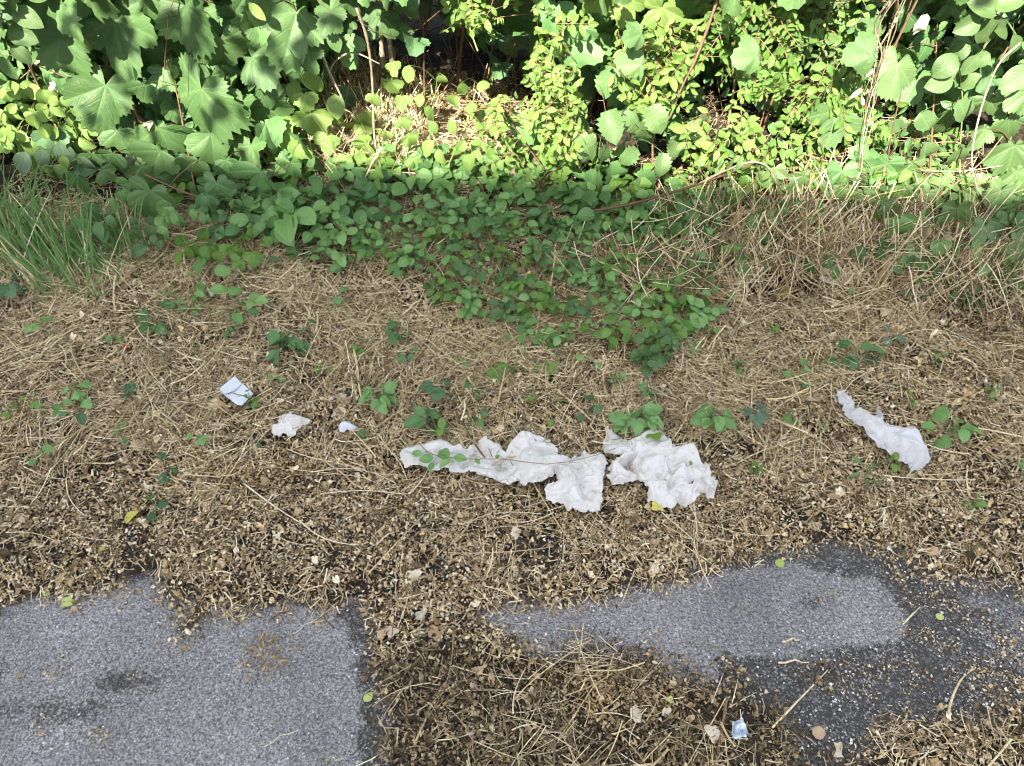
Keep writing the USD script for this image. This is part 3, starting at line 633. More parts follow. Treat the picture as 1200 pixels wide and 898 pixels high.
def sheet(outline, lift, seed, lam, amp, edge=0.02, step=0.0055, base=0.012, thick=0.0009, push=0.5):
    """A crumpled sheet over the litter: a shell with an upper and an under face, its outline torn where the photograph shows it."""
    P = Polygon([tuple(gp(x, y, .03)[:2]) for x, y in outline]).buffer(0)
    if P.geom_type != 'Polygon': P = max(P.geoms, key=lambda g: g.area)
    x0, y0, x1, y1 = P.bounds
    X, Y = np.meshgrid(np.arange(x0, x1, step), np.arange(y0, y1, step)); q = np.stack([X.ravel(), Y.ravel()], 1) + rng.uniform(-.2, .2, (X.size, 2)) * step
    q = q[shapely.contains_xy(P.buffer(-step * .5), q[:, 0], q[:, 1])]
    rim = P.exterior.segmentize(step).coords[:-1]; rim = np.array(rim)
    rim = rim + .020 * np.stack([fb(rim[:, 0], rim[:, 1], 90, 3, seed), fb(rim[:, 0], rim[:, 1], 90, 3, seed + 3)], 1)
    q = np.vstack([rim, q]); nr = len(rim)
    tri = Delaunay(q).simplices; c = q[tri].mean(1)
    tri = tri[shapely.contains_xy(Polygon(rim).buffer(1e-4), c[:, 0], c[:, 1])]
    a = q[tri]; area = np.cross(a[:, 1] - a[:, 0], a[:, 2] - a[:, 0]); tri = np.where(area[:, None] < 0, tri[:, ::-1], tri)
    tri = tri[np.abs(area) > 1e-9]
    d = shapely.distance(P.exterior, shapely.points(q)); e = np.clip(d / edge, 0, 1) ** .6
    h = crumple(q, seed, lam, amp)
    z = terrain(q[:, 0], q[:, 1]) + base + e * (lift(q) if callable(lift) else lift) + h * (.35 + .65 * e) + amp * .6
    z = np.maximum(z, terrain(q[:, 0], q[:, 1]) + .004)
    g = np.stack([crumple(q, seed + 50, lam * .8, 1, 2), crumple(q, seed + 51, lam * .8, 1, 2)], 1) * amp * push
    top = np.column_stack([q + g, z]); n = normals(top, tri)
    bot = top - n * thick; N = len(top)
    side = []
    rr = np.arange(nr); nx_ = (rr + 1) % nr
    side = np.vstack([np.stack([rr, rr + N, nx_ + N], 1), np.stack([rr, nx_ + N, nx_], 1)])
    return np.vstack([top, bot]), np.vstack([tri, tri[:, ::-1] + N, side])

def zz(pts, ox, oy, s): return [(ox + x / s, oy + y / s) for x, y in pts]
LTIS = zz([(55, 190), (75, 170), (110, 155), (150, 160), (200, 150), (235, 165), (290, 165), (320, 148), (350, 140), (385, 146), (410, 160), (428, 188), (440, 160), (460, 135), (490, 120), (530, 124), (560, 130), (600, 170), (610, 200), (660, 210), (720, 200), (770, 200), (792, 240), (780, 275), (770, 330), (755, 385), (700, 392), (650, 385), (640, 370), (600, 370), (575, 350), (580, 320), (610, 285), (600, 262), (560, 290), (500, 305), (470, 285), (430, 290), (400, 280), (350, 280), (330, 265), (250, 262), (190, 250), (130, 245), (75, 240)], 450, 470, 3)
RTIS = zz([(770, 170), (790, 122), (812, 130), (850, 160), (930, 100), (975, 115), (1000, 140), (1012, 180), (1060, 185), (1085, 170), (1112, 220), (1150, 250), (1158, 300), (1170, 350), (1120, 340), (1070, 380), (1030, 365), (980, 385), (920, 370), (925, 330), (905, 290), (850, 303), (800, 300), (794, 240), (830, 200), (775, 195)], 450, 470, 3)
v, f = sheet(LTIS, lambda q: .012 + .012 * np.clip(fb(q[:, 0], q[:, 1], 9, 2, 3) * 3, -.8, 1), 3, .085, .026, edge=.010, step=.0034, push=.25, thick=.0005, base=.018)
single('crumpled_tissue', 'long crumpled strip of white tissue lying on the dry litter under a leafy stem', 'tissue', v, f, TISSUE, smooth=False)
v, f = sheet(RTIS, lambda q: .014 + .014 * np.clip(fb(q[:, 0], q[:, 1], 10, 2, 13) * 3, -.8, 1), 14, .082, .030, edge=.010, step=.0034, push=.25, thick=.0005, base=.018)
single('crumpled_tissue', 'bunched white tissue with a sprig of green leaves growing over its top', 'tissue', v, f, TISSUE, smooth=False)
RAGP = zz([(175, 95), (230, 110), (280, 160), (300, 220), (340, 250), (380, 270), (430, 250), (460, 215), (490, 260), (515, 325), (600, 340), (700, 380), (760, 430), (790, 510), (830, 570), (800, 600), (770, 630), (680, 640), (670, 590), (600, 570), (520, 510), (440, 450), (320, 350), (250, 280), (200, 200)], 950, 450, 6)
v, f = sheet(RAGP, .046, 23, .075, .017, edge=.030, step=.0036, push=.3, thick=.0005, base=.026)
single('paper_rag', 'torn greyish white paper rag curling to a point on the right of the verge', 'rag', v, f, RAG, smooth=False)

def card(outline, h, thick, bend=0.0):
    P = np.array([gp(x, y, .03)[:2] for x, y in outline]); c = P.mean(0); n = len(P)
    pts = np.vstack([P, (P + c) / 2, [c]])
    z = max(terrain(pts[:, 0], pts[:, 1])) + h + bend * (pts[:, 0] - c[0]) + 2.0 * ((pts - c) ** 2).sum(1) * abs(bend)
    f = []
    for i in range(n):
        j = (i + 1) % n; f += [(i, j, n + j), (i, n + j, n + i), (n + i, n + j, 2 * n)]
    f = np.array(f); a = pts[f[0]]
    if np.cross(a[1] - a[0], a[2] - a[0]) < 0: f = f[:, ::-1]
    N = len(pts); v = np.vstack([np.column_stack([pts, z]), np.column_stack([pts, z - thick])])
    s = []
    for i in range(n):
        j = (i + 1) % n; s += [(i, i + N, j + N), (i, j + N, j)]
    return v, np.vstack([f, f[:, ::-1] + N, s])
cz = lambda p: zz(p, 240, 430, 6)
v0, f0 = card(cz([(115, 185), (220, 80), (352, 215), (272, 297), (235, 290), (190, 250)]), .030, .0015, .10)
t = Thing('folded_paper', 'small folded square of white paper lying tilted in the litter on the left', 'paper', [v0[:, 0].mean(), v0[:, 1].mean(), v0[:, 2].min()])
t.part('back_sheet', v0, f0, CARD, smooth=False)
v, f = card(cz([(118, 183), (218, 84), (262, 128), (236, 166), (205, 200), (150, 222)]), .0345, .0012, -.12); t.part('flap', v, f, CARD, smooth=False)
v, f = card(cz([(200, 216), (238, 178), (262, 168), (345, 216), (272, 292), (238, 287)]), .0335, .0012, .16); t.part('flap', v, f, CARD, smooth=False)
v, f = sheet(cz([(460, 440), (480, 415), (512, 408), (545, 350), (600, 338), (640, 352), (700, 352), (745, 372), (720, 410), (668, 445), (640, 495), (530, 490), (468, 470)]), .022, 33, .05, .010, base=.02, edge=.012, step=.0035)
single('paper_scrap', 'small torn scrap of white tissue right of the folded paper', 'paper', v, f, TISSUE, smooth=False)
v, f = sheet(cz([(945, 420), (985, 392), (1030, 405), (1070, 430), (1050, 462), (1000, 470), (950, 462)]), .02, 41, .04, .008, base=.018, edge=.01, step=.0035)
single('plastic_scrap', 'cloudy grey scrap of thin plastic among straw beside a dark leafy plant', 'plastic', v, f, FILM, smooth=False)
v, f = sheet(zz([(352, 405), (395, 372), (405, 385), (418, 325), (432, 345), (448, 390), (475, 462), (440, 490), (375, 497), (355, 450)], 800, 780, 6), .020, 47, .035, .006, edge=.01, step=.003)
single('plastic_wrapper', 'small pale blue plastic wrapper in the litter at the bottom of the picture', 'wrapper', v, f, BLUEFILM, smooth=False)
v, f = sheet([(1008, 254), (1012, 248), (1018, 250), (1019, 257), (1012, 259)], .01, 48, .03, .004, edge=.01, step=.004)
single('paper_scrap', 'tiny white scrap caught in the hanging dry grass on the right', 'paper', v, f, TISSUE, smooth=False)

# ------------------------------------------------------------------ plants of the hedge
def hedge_leaf(kind, x, y, px, off=0.0, tipbias=(0, -.25, -.85), spread=.28, face=OUT, curl=None):
    """One leaf whose middle shows at the pixel, about px pixels wide in the photograph."""
    p = hp(x, y, off, .10); s = px * depth(p) / FOC
    k = {'hop': .90, 'hop3': .95, 'oval': 1.30, 'serr': 1.2, 'small': 2.0, 'round': .88, 'narrow': 3.5, 'dry': 1.5}[kind]
    size = s * k; tip = rand_dir(tipbias, spread); nrm = rand_dir(face, .22)
    pos = p - unit(tip - (tip @ nrm) * nrm) * size * (.30 if kind in ('hop', 'hop3') else .5)
    return pos, tip, nrm, size, U(.15, 1.25) if curl is None else curl

def grow(name, label, cat, stems, leaves, mat, stemmat=REDSTEM, group=None, stem_r=.003, stuff=None):
    """stems: point lists; leaves: (kind, pos, tip, normal, size, curl[, material])."""
    S = [spline(s, 14) for s in stems]; allp = np.vstack(S)
    base = S[0][0]; t = Thing(name, label, cat, base, group)
    for s in S:
        v, f = tube(s, stem_r, stem_r * .45, 5, .12); t.part('stem', v, f, stemmat)
    for l in leaves:
        kind, pos, tip, nrm, size, curl = l[:6]
        d = np.linalg.norm(allp - pos, axis=1); j = allp[d.argmin()]
        pet = j if d.min() < .35 else pos - unit(tip) * .05 + [0, .03, 0]
        big = kind == 'hop' and size > .07
        v, f, uv = leaf(kind, pos, tip, nrm, size, curl, None if big else pet); lp = t.part('leaf', v, f, l[6] if len(l) > 6 else mat, uv)
        if big: t.part('petiole', *tube(spline([pet, (pet + pos) / 2 + [0, 0, .012], pos], 6), .0018, .0012, 4), REDSTEM, under=lp)
    if stuff is not None: t.part('foliage', *stuff[:2], stuff[3] if len(stuff) > 3 else mat, stuff[2], kind='stuff')
    return t

def hstem(px, off=.05, from_ground=True):
    pts = [hp(x, y, off + U(-.02, .02)) for x, y in px]
    return pts

def HL(kind, lst, off=0.0, mat=None, **k):
    out = []
    for x, y, w in lst:
        l = hedge_leaf(kind, x, y, w, off + U(-.03, .03), **k); out.append((kind, *l) + ((mat,) if mat else ()))
    return out
def jit(poly, dist, w0, w1): return [(x, y, U(w0, w1)) for x, y in inside(poly, dist)]

grow('hop_vine', 'climbing vine with very large dark lobed leaves at the top left', 'vine', [hstem([(150, 262), (158, 140), (142, 80), (140, 26), (120, -20)])],
     HL('hop', [(138, 48, 96), (80, 64, 82), (120, 122, 80), (60, 20, 60), (170, 12, 60), (105, 8, 60)], -.03) + HL('hop', jit([(60, 0), (200, 0), (190, 100), (60, 110)], 38, 40, 60), .10, L_BRAMBLE), L_HOP)
grow('hop_vine', 'climbing vine with a bright broad lobed leaf above the grass tuft', 'vine', [hstem([(236, 262), (215, 150), (205, 100), (188, 40), (190, -20)])],
     HL('hop', [(228, 128, 92), (222, 30, 78), (190, 168, 66), (262, 66, 66), (245, 100, 40), (278, 128, 42)], -.04) + HL('hop3', [(205, 205, 45), (170, 108, 30), (180, 188, 52), (250, 172, 52)], -.02) + HL('hop', jit([(190, 0), (300, 0), (290, 110), (200, 110)], 40, 42, 60), .10, L_BRAMBLE), L_HOP)
grow('hop_vine', 'climbing vine with large lobed leaves left of the dark hollow', 'vine', [hstem([(312, 262), (318, 180), (325, 110), (330, 40), (335, -20)])],
     HL('hop', [(340, 36, 88), (308, 80, 66), (312, 140, 62), (285, 186, 66), (390, 24, 44), (300, 20, 50), (365, 70, 36)], -.03) + HL('oval', [(341, 80, 24), (392, 50, 20), (312, 108, 28)], -.05) + HL('hop', jit([(270, 0), (400, 0), (350, 120), (280, 150)], 42, 40, 58), .09, L_BRAMBLE), L_HOP)
grow('hop_vine', 'low hanging vine with paired lobed leaves above the verge on the left', 'vine', [hstem([(200, 275), (190, 245), (180, 200), (176, 170)])],
     HL('hop', [(170, 210, 56), (176, 238, 52), (230, 200, 46), (130, 190, 40)], -.06) + HL('hop3', [(124, 206, 28), (84, 214, 38), (140, 165, 40), (165, 190, 36)], -.03), L_HOP)
grow('hop_vine', 'trailing vine with dusky lobed leaves reaching down to the creeping plants', 'vine', [hstem([(330, 268), (320, 240), (300, 200), (285, 170)])],
     HL('hop', [(300, 214, 56), (268, 200, 44), (318, 232, 44), (255, 225, 40), (335, 200, 40)], -.06) + HL('hop3', [(345, 170, 36), (240, 240, 34)], -.03), L_BRAMBLE)
grow('leafy_shoot', 'sunlit shoot with small yellow green lobed leaves beside the bright straw', 'plant', [hstem([(372, 215), (362, 160), (350, 120), (352, 90)])],
     HL('hop3', [(328, 156, 44), (366, 144, 44), (345, 178, 32), (385, 168, 30), (358, 120, 28)], -.04) + HL('oval', [(364, 100, 28), (344, 108, 22), (394, 126, 22), (392, 140, 18)], -.05) + HL('hop3', [(410, 155, 34), (425, 175, 26), (430, 140, 26)], 0), L_HOPB, GSTEM)
grow('leafy_shoot', 'compound leaf of smooth oval leaflets at the top left corner', 'plant', [hstem([(-20, 230), (-14, 130), (-4, 60), (2, 20), (6, -20)], -.06)],
     [('oval', *hedge_leaf('oval', x, y, w, -.10, tb, .05, (0, -.75, .65), .2)) for x, y, w, tb in [(28, 18, 27, (.75, -.1, -.5)), (22, 40, 26, (.8, -.1, -.5)), (20, 57, 21, (.6, 0, -.7)), (8, 82, 22, (.15, -.1, -.9)), (-8, 40, 24, (-.7, 0, -.5)), (40, -8, 24, (.8, 0, -.3))]], L_OVAL, GSTEM)
lv = []
for x, y in inside([(0, 98), (60, 100), (98, 120), (100, 175), (60, 200), (0, 175)], 17):
    for a in (-1, 0, 1): lv.append(('oval', *hedge_leaf('oval', x + a * 9, y + (7 if a == 0 else 0), U(12, 17), U(-.05, .02), (a * .8, -.2, -.6), .15)))
grow('leafy_shrub', 'low shrub with light green three part leaves at the left edge', 'shrub', [hstem([(30, 235), (35, 170), (45, 120)]), hstem([(30, 235), (70, 170), (80, 130)])], lv, L_HOPB, GSTEM)
grow('leafy_shoot', 'shoot with greyish mildewed leaves just above the grass tuft', 'plant', [hstem([(60, 240), (70, 205), (80, 180)])], HL('oval', [(28, 192, 22), (76, 184, 26), (95, 196, 20), (50, 186, 18)], -.05, L_GREY) + HL('hop3', [(108, 190, 32), (60, 205, 24)], -.03), L_HOP)

# centre
grow('young_tree', 'slender pale trunk rising into the dark hollow of the hedge', 'tree', [[gp(463, 108, -.02) , hp(460, 84, .16), hp(456, 40, .18), hp(453, -10, .2), hp(450, -80, .2)], [hp(449, 80, .2), hp(446, 40, .21), hp(444, -20, .22)]],
     HL('hop3', [(452, 30, 40), (436, 18, 34), (478, 12, 34), (470, 36, 26), (412, 8, 30), (408, 30, 24), (425, -5, 34)], .10), L_HOP, GREYWOOD, stem_r=.0095)
grow('leafy_shoot', 'sapling with rounded yellow green leaves in the sun below the dark hollow', 'plant', [hstem([(500, 205), (505, 150), (512, 95)]), hstem([(520, 205), (545, 150), (560, 98)])],
     HL('oval', [(507, 130, 17), (528, 122, 19), (543, 107, 16), (517, 97, 14), (567, 100, 14), (552, 127, 12), (565, 160, 13), (500, 174, 19), (515, 185, 16), (530, 150, 14), (508, 150, 13), (540, 172, 14), (478, 87, 16), (492, 118, 12), (548, 190, 17), (575, 182, 14)], -.02, spread=.6), L_HOPB, GSTEM)
grow('leafy_shoot', 'shoots of small yellow leaves in the bright straw patch', 'plant', [hstem([(440, 200), (452, 150), (458, 95)]), hstem([(480, 200), (478, 160), (470, 110)])],
     HL('hop3', [(460, 80, 22), (457, 103, 26), (440, 118, 20), (470, 120, 22), (428, 150, 24), (446, 160, 24), (420, 185, 24), (462, 185, 22), (482, 165, 22), (474, 145, 20), (440, 190, 20), (425, 165, 18), (405, 190, 24), (486, 192, 22)], 0), L_HOPB, GSTEM)
grow('leafy_shoot', 'pale sprig of narrow leaflets hanging at the top of the dark hollow', 'plant', [hstem([(560, 60), (545, 20), (535, -5), (530, -40)], .05)],
     [('oval', *hedge_leaf('oval', x, y, w, 0, tb, .05)) for x, y, w, tb in [(522, 12, 9, (-.9, 0, -.2)), (528, 22, 10, (-.5, 0, -.7)), (537, 26, 10, (.1, 0, -.9)), (544, 18, 10, (.7, 0, -.6)), (545, 8, 10, (.9, 0, -.1)), (521, 3, 9, (-.9, 0, .2))]], L_HOPB, GSTEM)

HOLES = [(475, 30, 75, 55), (420, 50, 40, 55), (520, 60, 45, 35), (595, 70, 20, 40), (450, 120, 60, 80), (540, 130, 50, 50), (610, 30, 26, 44), (691, 118, 15, 42), (830, 112, 36, 20), (185, 115, 20, 20), (905, 130, 12, 22)]
def shrub(name, label, polys, stems, dist, w0, w1, mats, kind='small', per=(7, 11), off=0.0, cap=300, group=None, facing=OUT):
    """A small leaved shrub: twigs with leaflets in pairs; the leaflets past the limit are one part."""
    T_ = Thing(name, label, 'shrub', hp(*stems[0][0], .1), group)
    S = [spline(hstem(s, .10), 14) for s in stems]
    for s in S: v, f = tube(s, .0035, .0012, 5, .1); T_.part('stem', v, f, WOOD)
    allp = np.vstack(S); sprigs = []
    for poly in polys: sprigs += inside(poly, dist * .80)
    q_ = np.array(sprigs)
    for a, b, ra, rb in HOLES: q_ = q_[((q_[:, 0] - a) / ra) ** 2 + ((q_[:, 1] - b) / rb) ** 2 > 1] if ra < 50 else q_
    sprigs = q_[fbm(np.column_stack([q_ / 38, np.full(len(q_), len(label) * .7)]), 2, 5) > .37]
    lv, tw = [], MB()
    for x, y in sprigs:
        o = off + rng.choice([-.04, 0, .04, .09]) + U(-.02, .02); p = hp(x, y, o); n = int(rng.integers(*per)); L = U(.06, .11)
        d = rand_dir((U(-.7, .7), -.45, U(-.8, .5)), .2); nn = rand_dir(facing, .3); b = p - d * L * .5
        j = allp[np.linalg.norm(allp - b, axis=1).argmin()]
        tw.add(*tube(spline([j, (j + b) / 2 + [0, -.02, .02], b, p, p + d * L * .5], 8), .0017, .0007, 4))
        side = unit(np.cross(d, nn)); s = U(w0, w1) * depth(p) / FOC
        for i in range(n):
            tpos = (i // 2) / max(1, (n - 1) // 2); q = b + d * L * tpos
            tip = d if i == n - 1 else unit(d * .55 + side * (1 if i % 2 else -1)); tip = rand_dir(tip, .18)
            lv.append((depth(q), kind, q, tip, rand_dir(nn, .28), s * 1.55 * U(.5, 1.3), U(0, .7), mats[int(rng.integers(len(mats)))]))
    lv.sort(key=lambda l: l[0] - 3 * l[5])
    v, f, _ = tw.get(); T_.part('twigs', v, f, WOOD)
    rest = MB()
    for i, (_, k, q, tip, nn, s, c, m) in enumerate(lv):
        v, f, uv = leaf(k, q, tip, nn, s, c)
        if i < cap: T_.part('leaf', v, f, m, uv)
        else: rest.add(v, f, uv)
    if rest.n: v, f, uv = rest.get(); T_.part('foliage', v, f, mats[-1], uv, kind='stuff', extra={'tone': rest.tone()})

Y2, YG = [L_SHRUB, L_SHRUB, L_HOPB], [L_SHRUBD, L_SHRUB, L_SHRUBD]
shrub('small_leaved_shrub', 'sunlit shrub of tiny yellow green leaves right of the dark hollow, upper half', [[(532, 14), (585, -10), (690, -10), (690, 66), (600, 70), (585, 40), (540, 40)]], [[(640, 200), (640, 100), (630, 30), (620, -20)], [(640, 200), (655, 110), (670, 20)]], 14, 6, 9, Y2)
shrub('small_leaved_shrub', 'sunlit shrub of tiny yellow green leaves in the middle of the hedge, lower half', [[(615, 75), (688, 78), (683, 130), (690, 175), (660, 185), (640, 165), (600, 150), (565, 160), (560, 130), (605, 105)]], [[(650, 215), (650, 150), (645, 90)], [(650, 215), (610, 160), (590, 130)]], 13, 6, 9, Y2)
shrub('small_leaved_shrub', 'sunlit shrub with clustered narrow yellow leaflets above the bramble leaves', [[(716, 60), (740, 28), (800, 25), (826, 60), (800, 118), (770, 125), (722, 128)]], [[(765, 215), (765, 130), (770, 60), (775, -10)]], 15, 6, 10, Y2, kind='small')
shrub('small_leaved_shrub', 'low sprays of yellow green leaflets above the arching branch', [[(800, 135), (880, 140), (905, 165), (900, 195), (850, 190), (806, 185)]], [[(850, 225), (845, 180), (840, 130)], [(850, 225), (880, 175), (890, 150)]], 15, 7, 10, Y2, off=-.02)
shrub('small_leaved_shrub', 'shrub of green and yellow small leaves right of the reddish stem', [[(815, -8), (930, -8), (925, 70), (900, 110), (870, 118), (812, 100), (832, 40)]], [[(870, 220), (868, 120), (860, 40), (850, -20)], [(870, 220), (900, 110), (905, 30)]], 16, 6, 9, YG)
shrub('small_leaved_shrub', 'shrub of small bright leaves left of the hanging dead stalks', [[(905, 95), (1000, 90), (1040, 140), (1020, 200), (955, 200), (910, 180)]], [[(960, 225), (960, 150), (955, 90)], [(960, 225), (995, 150), (1005, 100)]], 16, 6, 10, YG, off=-.02)
shrub('small_leaved_shrub', 'shaded shrub of small green leaves at the top, left of the hanging dead stalks', [[(915, -8), (1030, -8), (1020, 60), (1000, 95), (915, 95)]], [[(970, 230), (968, 120), (960, 40), (955, -20)]], 17, 6, 9, [L_SHRUBD, L_HOP, L_SHRUBD], off=.06)
shrub('small_leaved_shrub', 'shrub of small green leaves between the lobed leaves on the right', [[(1035, 150), (1110, 150), (1130, 235), (1060, 240), (1030, 200)]], [[(1080, 270), (1078, 200), (1070, 150)]], 18, 7, 10, [L_SHRUBD, L_HOP], off=.03)
shrub('small_leaved_shrub', 'sprig of dull green leaflets in the hanging dry grass', [[(930, 222), (985, 215), (990, 270), (945, 285)]], [[(960, 300), (960, 260), (962, 225)]], 13, 6, 9, [L_CREEP, L_SHRUBD], off=-.06)
shrub('small_leaved_shrub', 'few small leaflets at the left end of the arching branch', [[(790, 205), (835, 200), (830, 245), (800, 250)]], [[(812, 270), (812, 230), (815, 205)]], 13, 6, 9, [L_SHRUBD, L_SHRUB], off=-.04)
shrub('small_leaved_shrub', 'small bright plant under the sunlit shrub beside a dead brown leaf', [[(560, 190), (600, 178), (690, 185), (680, 222), (600, 215)]], [[(630, 235), (625, 205), (610, 185)]], 15, 6, 9, [L_SHRUB, L_SHRUBD], off=-.02)

shrub('small_leaved_shrub', 'ragged low sprays of green leaflets spilling over the right bank', [[(838, 188), (1000, 200), (1190, 222), (1190, 268), (1090, 262), (1000, 240), (900, 232), (838, 228)]], [[(860, 270), (862, 230), (866, 195)], [(1010, 290), (1012, 245), (1016, 205)], [(1150, 310), (1152, 262), (1150, 225)]], 22, 7, 11, [L_SHRUBD, L_CREEP, L_OVAL], off=-.05)
grow('hop_vine', 'vine with lobed leaves trailing down over the right bank', 'vine', [hstem([(1000, 300), (985, 240), (970, 205)], -.03), hstem([(1120, 320), (1100, 260), (1085, 215)], -.03)],
     HL('hop', [(985, 222, 40), (1015, 240, 36), (1045, 250, 38), (1085, 235, 36), (1120, 255, 38), (1150, 275, 34), (940, 215, 34), (905, 205, 30), (1060, 225, 34)], -.06), L_OVAL, GSTEM)
grow('bramble', 'bramble with broad toothed pleated leaves in the middle of the hedge', 'bramble', [hstem([(760, 260), (748, 200), (738, 150), (745, 120)]), hstem([(760, 260), (720, 200), (705, 160)])],
     HL('serr', [(690, 176, 34), (718, 188, 36), (718, 150, 34), (746, 144, 32), (770, 142, 32), (752, 168, 27), (777, 194, 25), (792, 176, 28), (735, 185, 26)], -.03, spread=.35) + HL('serr', [(726, 210, 36), (696, 216, 30), (760, 215, 28), (690, 236, 26)], -.02, L_BRAMBLE), L_OVAL)
grow('hop_vine', 'vine with lobed leaves hanging from the top edge above the sunlit shrub', 'vine', [hstem([(745, 120), (750, 60), (745, 0), (740, -30)], .08)], HL('hop', [(738, 12, 48), (775, 22, 46), (765, -4, 40), (700, 6, 40)], -.03) + HL('serr', [(705, 60, 34), (708, 95, 34), (712, 30, 34)], .08, L_BRAMBLE), L_HOPB)
# right
grow('hop_vine', 'vine with a pale broad lobed leaf among the bright small leaves', 'vine', [hstem([(985, 262), (980, 200), (975, 130), (1000, 80)])], HL('hop', [(976, 146, 60), (1046, 90, 54)], -.09) + HL('hop', [(1035, 205, 50), (985, 212, 44), (1010, 190, 46)], .02, L_BRAMBLE), L_OVAL, GSTEM)
grow('elder_shoot', 'shoot with large oval pale leaflets in the top right corner', 'plant', [hstem([(1215, 240), (1212, 120), (1190, 40), (1165, 15), (1150, 5)], -.02)],
     [('oval', *hedge_leaf('oval', x, y, w, -.10, tb, .22, (0, -.75, .65), .35)) for x, y, w, tb in [(1152, 8, 30, (-.8, 0, .2)), (1136, 30, 24, (-.9, 0, -.3)), (1162, 40, 30, (-.25, 0, -.8)), (1186, 32, 28, (.6, 0, -.6)), (1180, 4, 28, (.7, 0, .3)), (1194, 55, 24, (.3, 0, -.8)), (1192, 92, 30, (-.5, 0, -.6)), (1140, 76, 20, (-.6, 0, -.6))]], L_OVAL, GSTEM)
grow('elder_shoot', 'shoot with two pale oval leaves beside the long bare curving stem', 'plant', [hstem([(1125, 265), (1125, 180), (1128, 120), (1124, 84)], .02)],
     HL('oval', [(1108, 78, 26), (1104, 97, 26), (1140, 92, 20), (1128, 60, 20), (1150, 70, 18)], -.06, tipbias=(-.8, -.2, -.3), spread=.15), L_OVAL, GSTEM)
grow('hop_vine', 'vine with rounded leaves between the dead stalks and the bare stem', 'vine', [hstem([(1100, 300), (1098, 220), (1105, 160), (1120, 120)])],
     HL('round', [(1098, 160, 34), (1084, 142, 28), (1128, 130, 34), (1112, 140, 24), (1126, 188, 34), (1090, 180, 32)], -.02) + HL('hop', [(1160, 124, 42), (1072, 200, 40)], 0), L_OVAL, GSTEM)
grow('hop_vine', 'vine with toothed lobed leaves at the right edge', 'vine', [hstem([(1190, 310), (1186, 250), (1180, 190), (1190, 140)])],
     HL('hop', [(1186, 186, 56), (1192, 214, 50), (1168, 234, 40), (1200, 245, 44), (1185, 150, 44), (1150, 160, 36), (1205, 120, 50), (1170, 270, 34), (1195, 290, 36)], -.03), L_OVAL, GSTEM)
grow('hop_vine', 'dark leaves in the shade at the right of the top edge', 'vine', [hstem([(1090, 200), (1095, 100), (1098, 40), (1100, -20)], .10)],
     HL('hop', jit([(1040, -10), (1150, -10), (1160, 110), (1060, 130)], 30, 34, 52), .10), L_BRAMBLE)
grow('nettle_like_plant', 'broad lobed leaves low on the bank by a dead curled leaf', 'plant', [[gp(1085, 305), gp(1078, 290, .06), gp(1075, 275, .1)]], [('hop', *hedge_leaf('hop', 1072, 274, 52, -.08, spread=.1)), ('round', *hedge_leaf('round', 1106, 262, 22, -.05)), ('hop3', *hedge_leaf('hop3', 1050, 268, 26, -.05)), ('hop3', *hedge_leaf('hop3', 1100, 290, 24, -.05))], L_CREEP, GSTEM)

# bare and dead stems
def bare_stem(label, px, r, mat, off=-.02, r1=None, kind='hedge', cat='stem', name='bare_stem'):
    P = [hp(x, y, off, .10) if kind == 'hedge' else gp(x, y, off) for x, y in px]
    v, f = tube(spline(P, 5 * len(P)), r, r * .6 if r1 is None else r1, 6, .15)
    single(name, label, cat, v, f, mat)
bare_stem('long bare curving stem hanging down to a dry root on the right', [(1196, 50), (1170, 76), (1152, 120), (1140, 172), (1140, 200), (1147, 224), (1160, 238), (1155, 250), (1145, 262), (1136, 284), (1124, 314), (1117, 338)], .0028, GREYWOOD, -.17)
bare_stem('short pale twig forking from the long bare curving stem', [(1145, 263), (1160, 256), (1168, 244)], .003, GREYWOOD, -.11)
bare_stem('thin straight straw leaning against the long bare stem', [(1108, 287), (1146, 257)], .0016, PALESTRAW, -.10, name='straw_stalk', cat='straw')
bare_stem('reddish bare stem slanting down right of the sunlit leaflets', [(845, -15), (832, 25), (815, 70), (800, 100), (785, 138)], .0042, WOOD, -.04)
bare_stem('thin grey pole like stem at the left of the dark hollow', [(418, 10), (430, 45), (436, 90), (438, 150), (440, 172)], .0045, GREYWOOD, .0)
bare_stem('bent grey twig in the bright straw left of the dark hollow', [(372, 50), (386, 85), (396, 105), (402, 118)], .004, GREYWOOD, -.02)
bare_stem('arched grey twig crossing in front of the dark hollow', [(385, 85), (395, 70), (415, 62), (445, 75)], .003, GREYWOOD, .0)
bare_stem('red brown stem at the top left between the large lobed leaves', [(98, -15), (110, 8), (128, 30)], .0055, REDSTEM, .04)
bare_stem('thin red brown stem behind the large lobed leaves', [(138, 70), (152, 110), (162, 140), (178, 148)], .004, REDSTEM, .04)
bare_stem('arching brown branch over the dry grass in the middle', [(690, 248), (735, 240), (790, 225), (830, 212), (862, 200), (890, 188)], .0042, WOOD, -.10)
bare_stem('curved dry branch end above the hanging grass', [(820, 215), (850, 200), (880, 190), (900, 196), (910, 215)], .0032, GREYWOOD, -.10)
bare_stem('hanging dead tendril right of the dead stalk bundle', [(1056, 110), (1046, 150), (1040, 190), (1037, 215), (1036, 226)], .0022, WOOD, -.08)
bare_stem('straw coloured stem crossing the leaves on the right', [(1080, 200), (1125, 201), (1175, 194)], .0018, PALESTRAW, -.10)
bare_stem('brown stem rising to the right behind the bare curving stem', [(1060, 250), (1110, 222), (1150, 190), (1175, 160)], .003, WOOD, -.06)
bare_stem('red brown twig in the litter under the low vine leaves', [(170, 205), (215, 225), (240, 232)], .0035, WOOD, -.10)
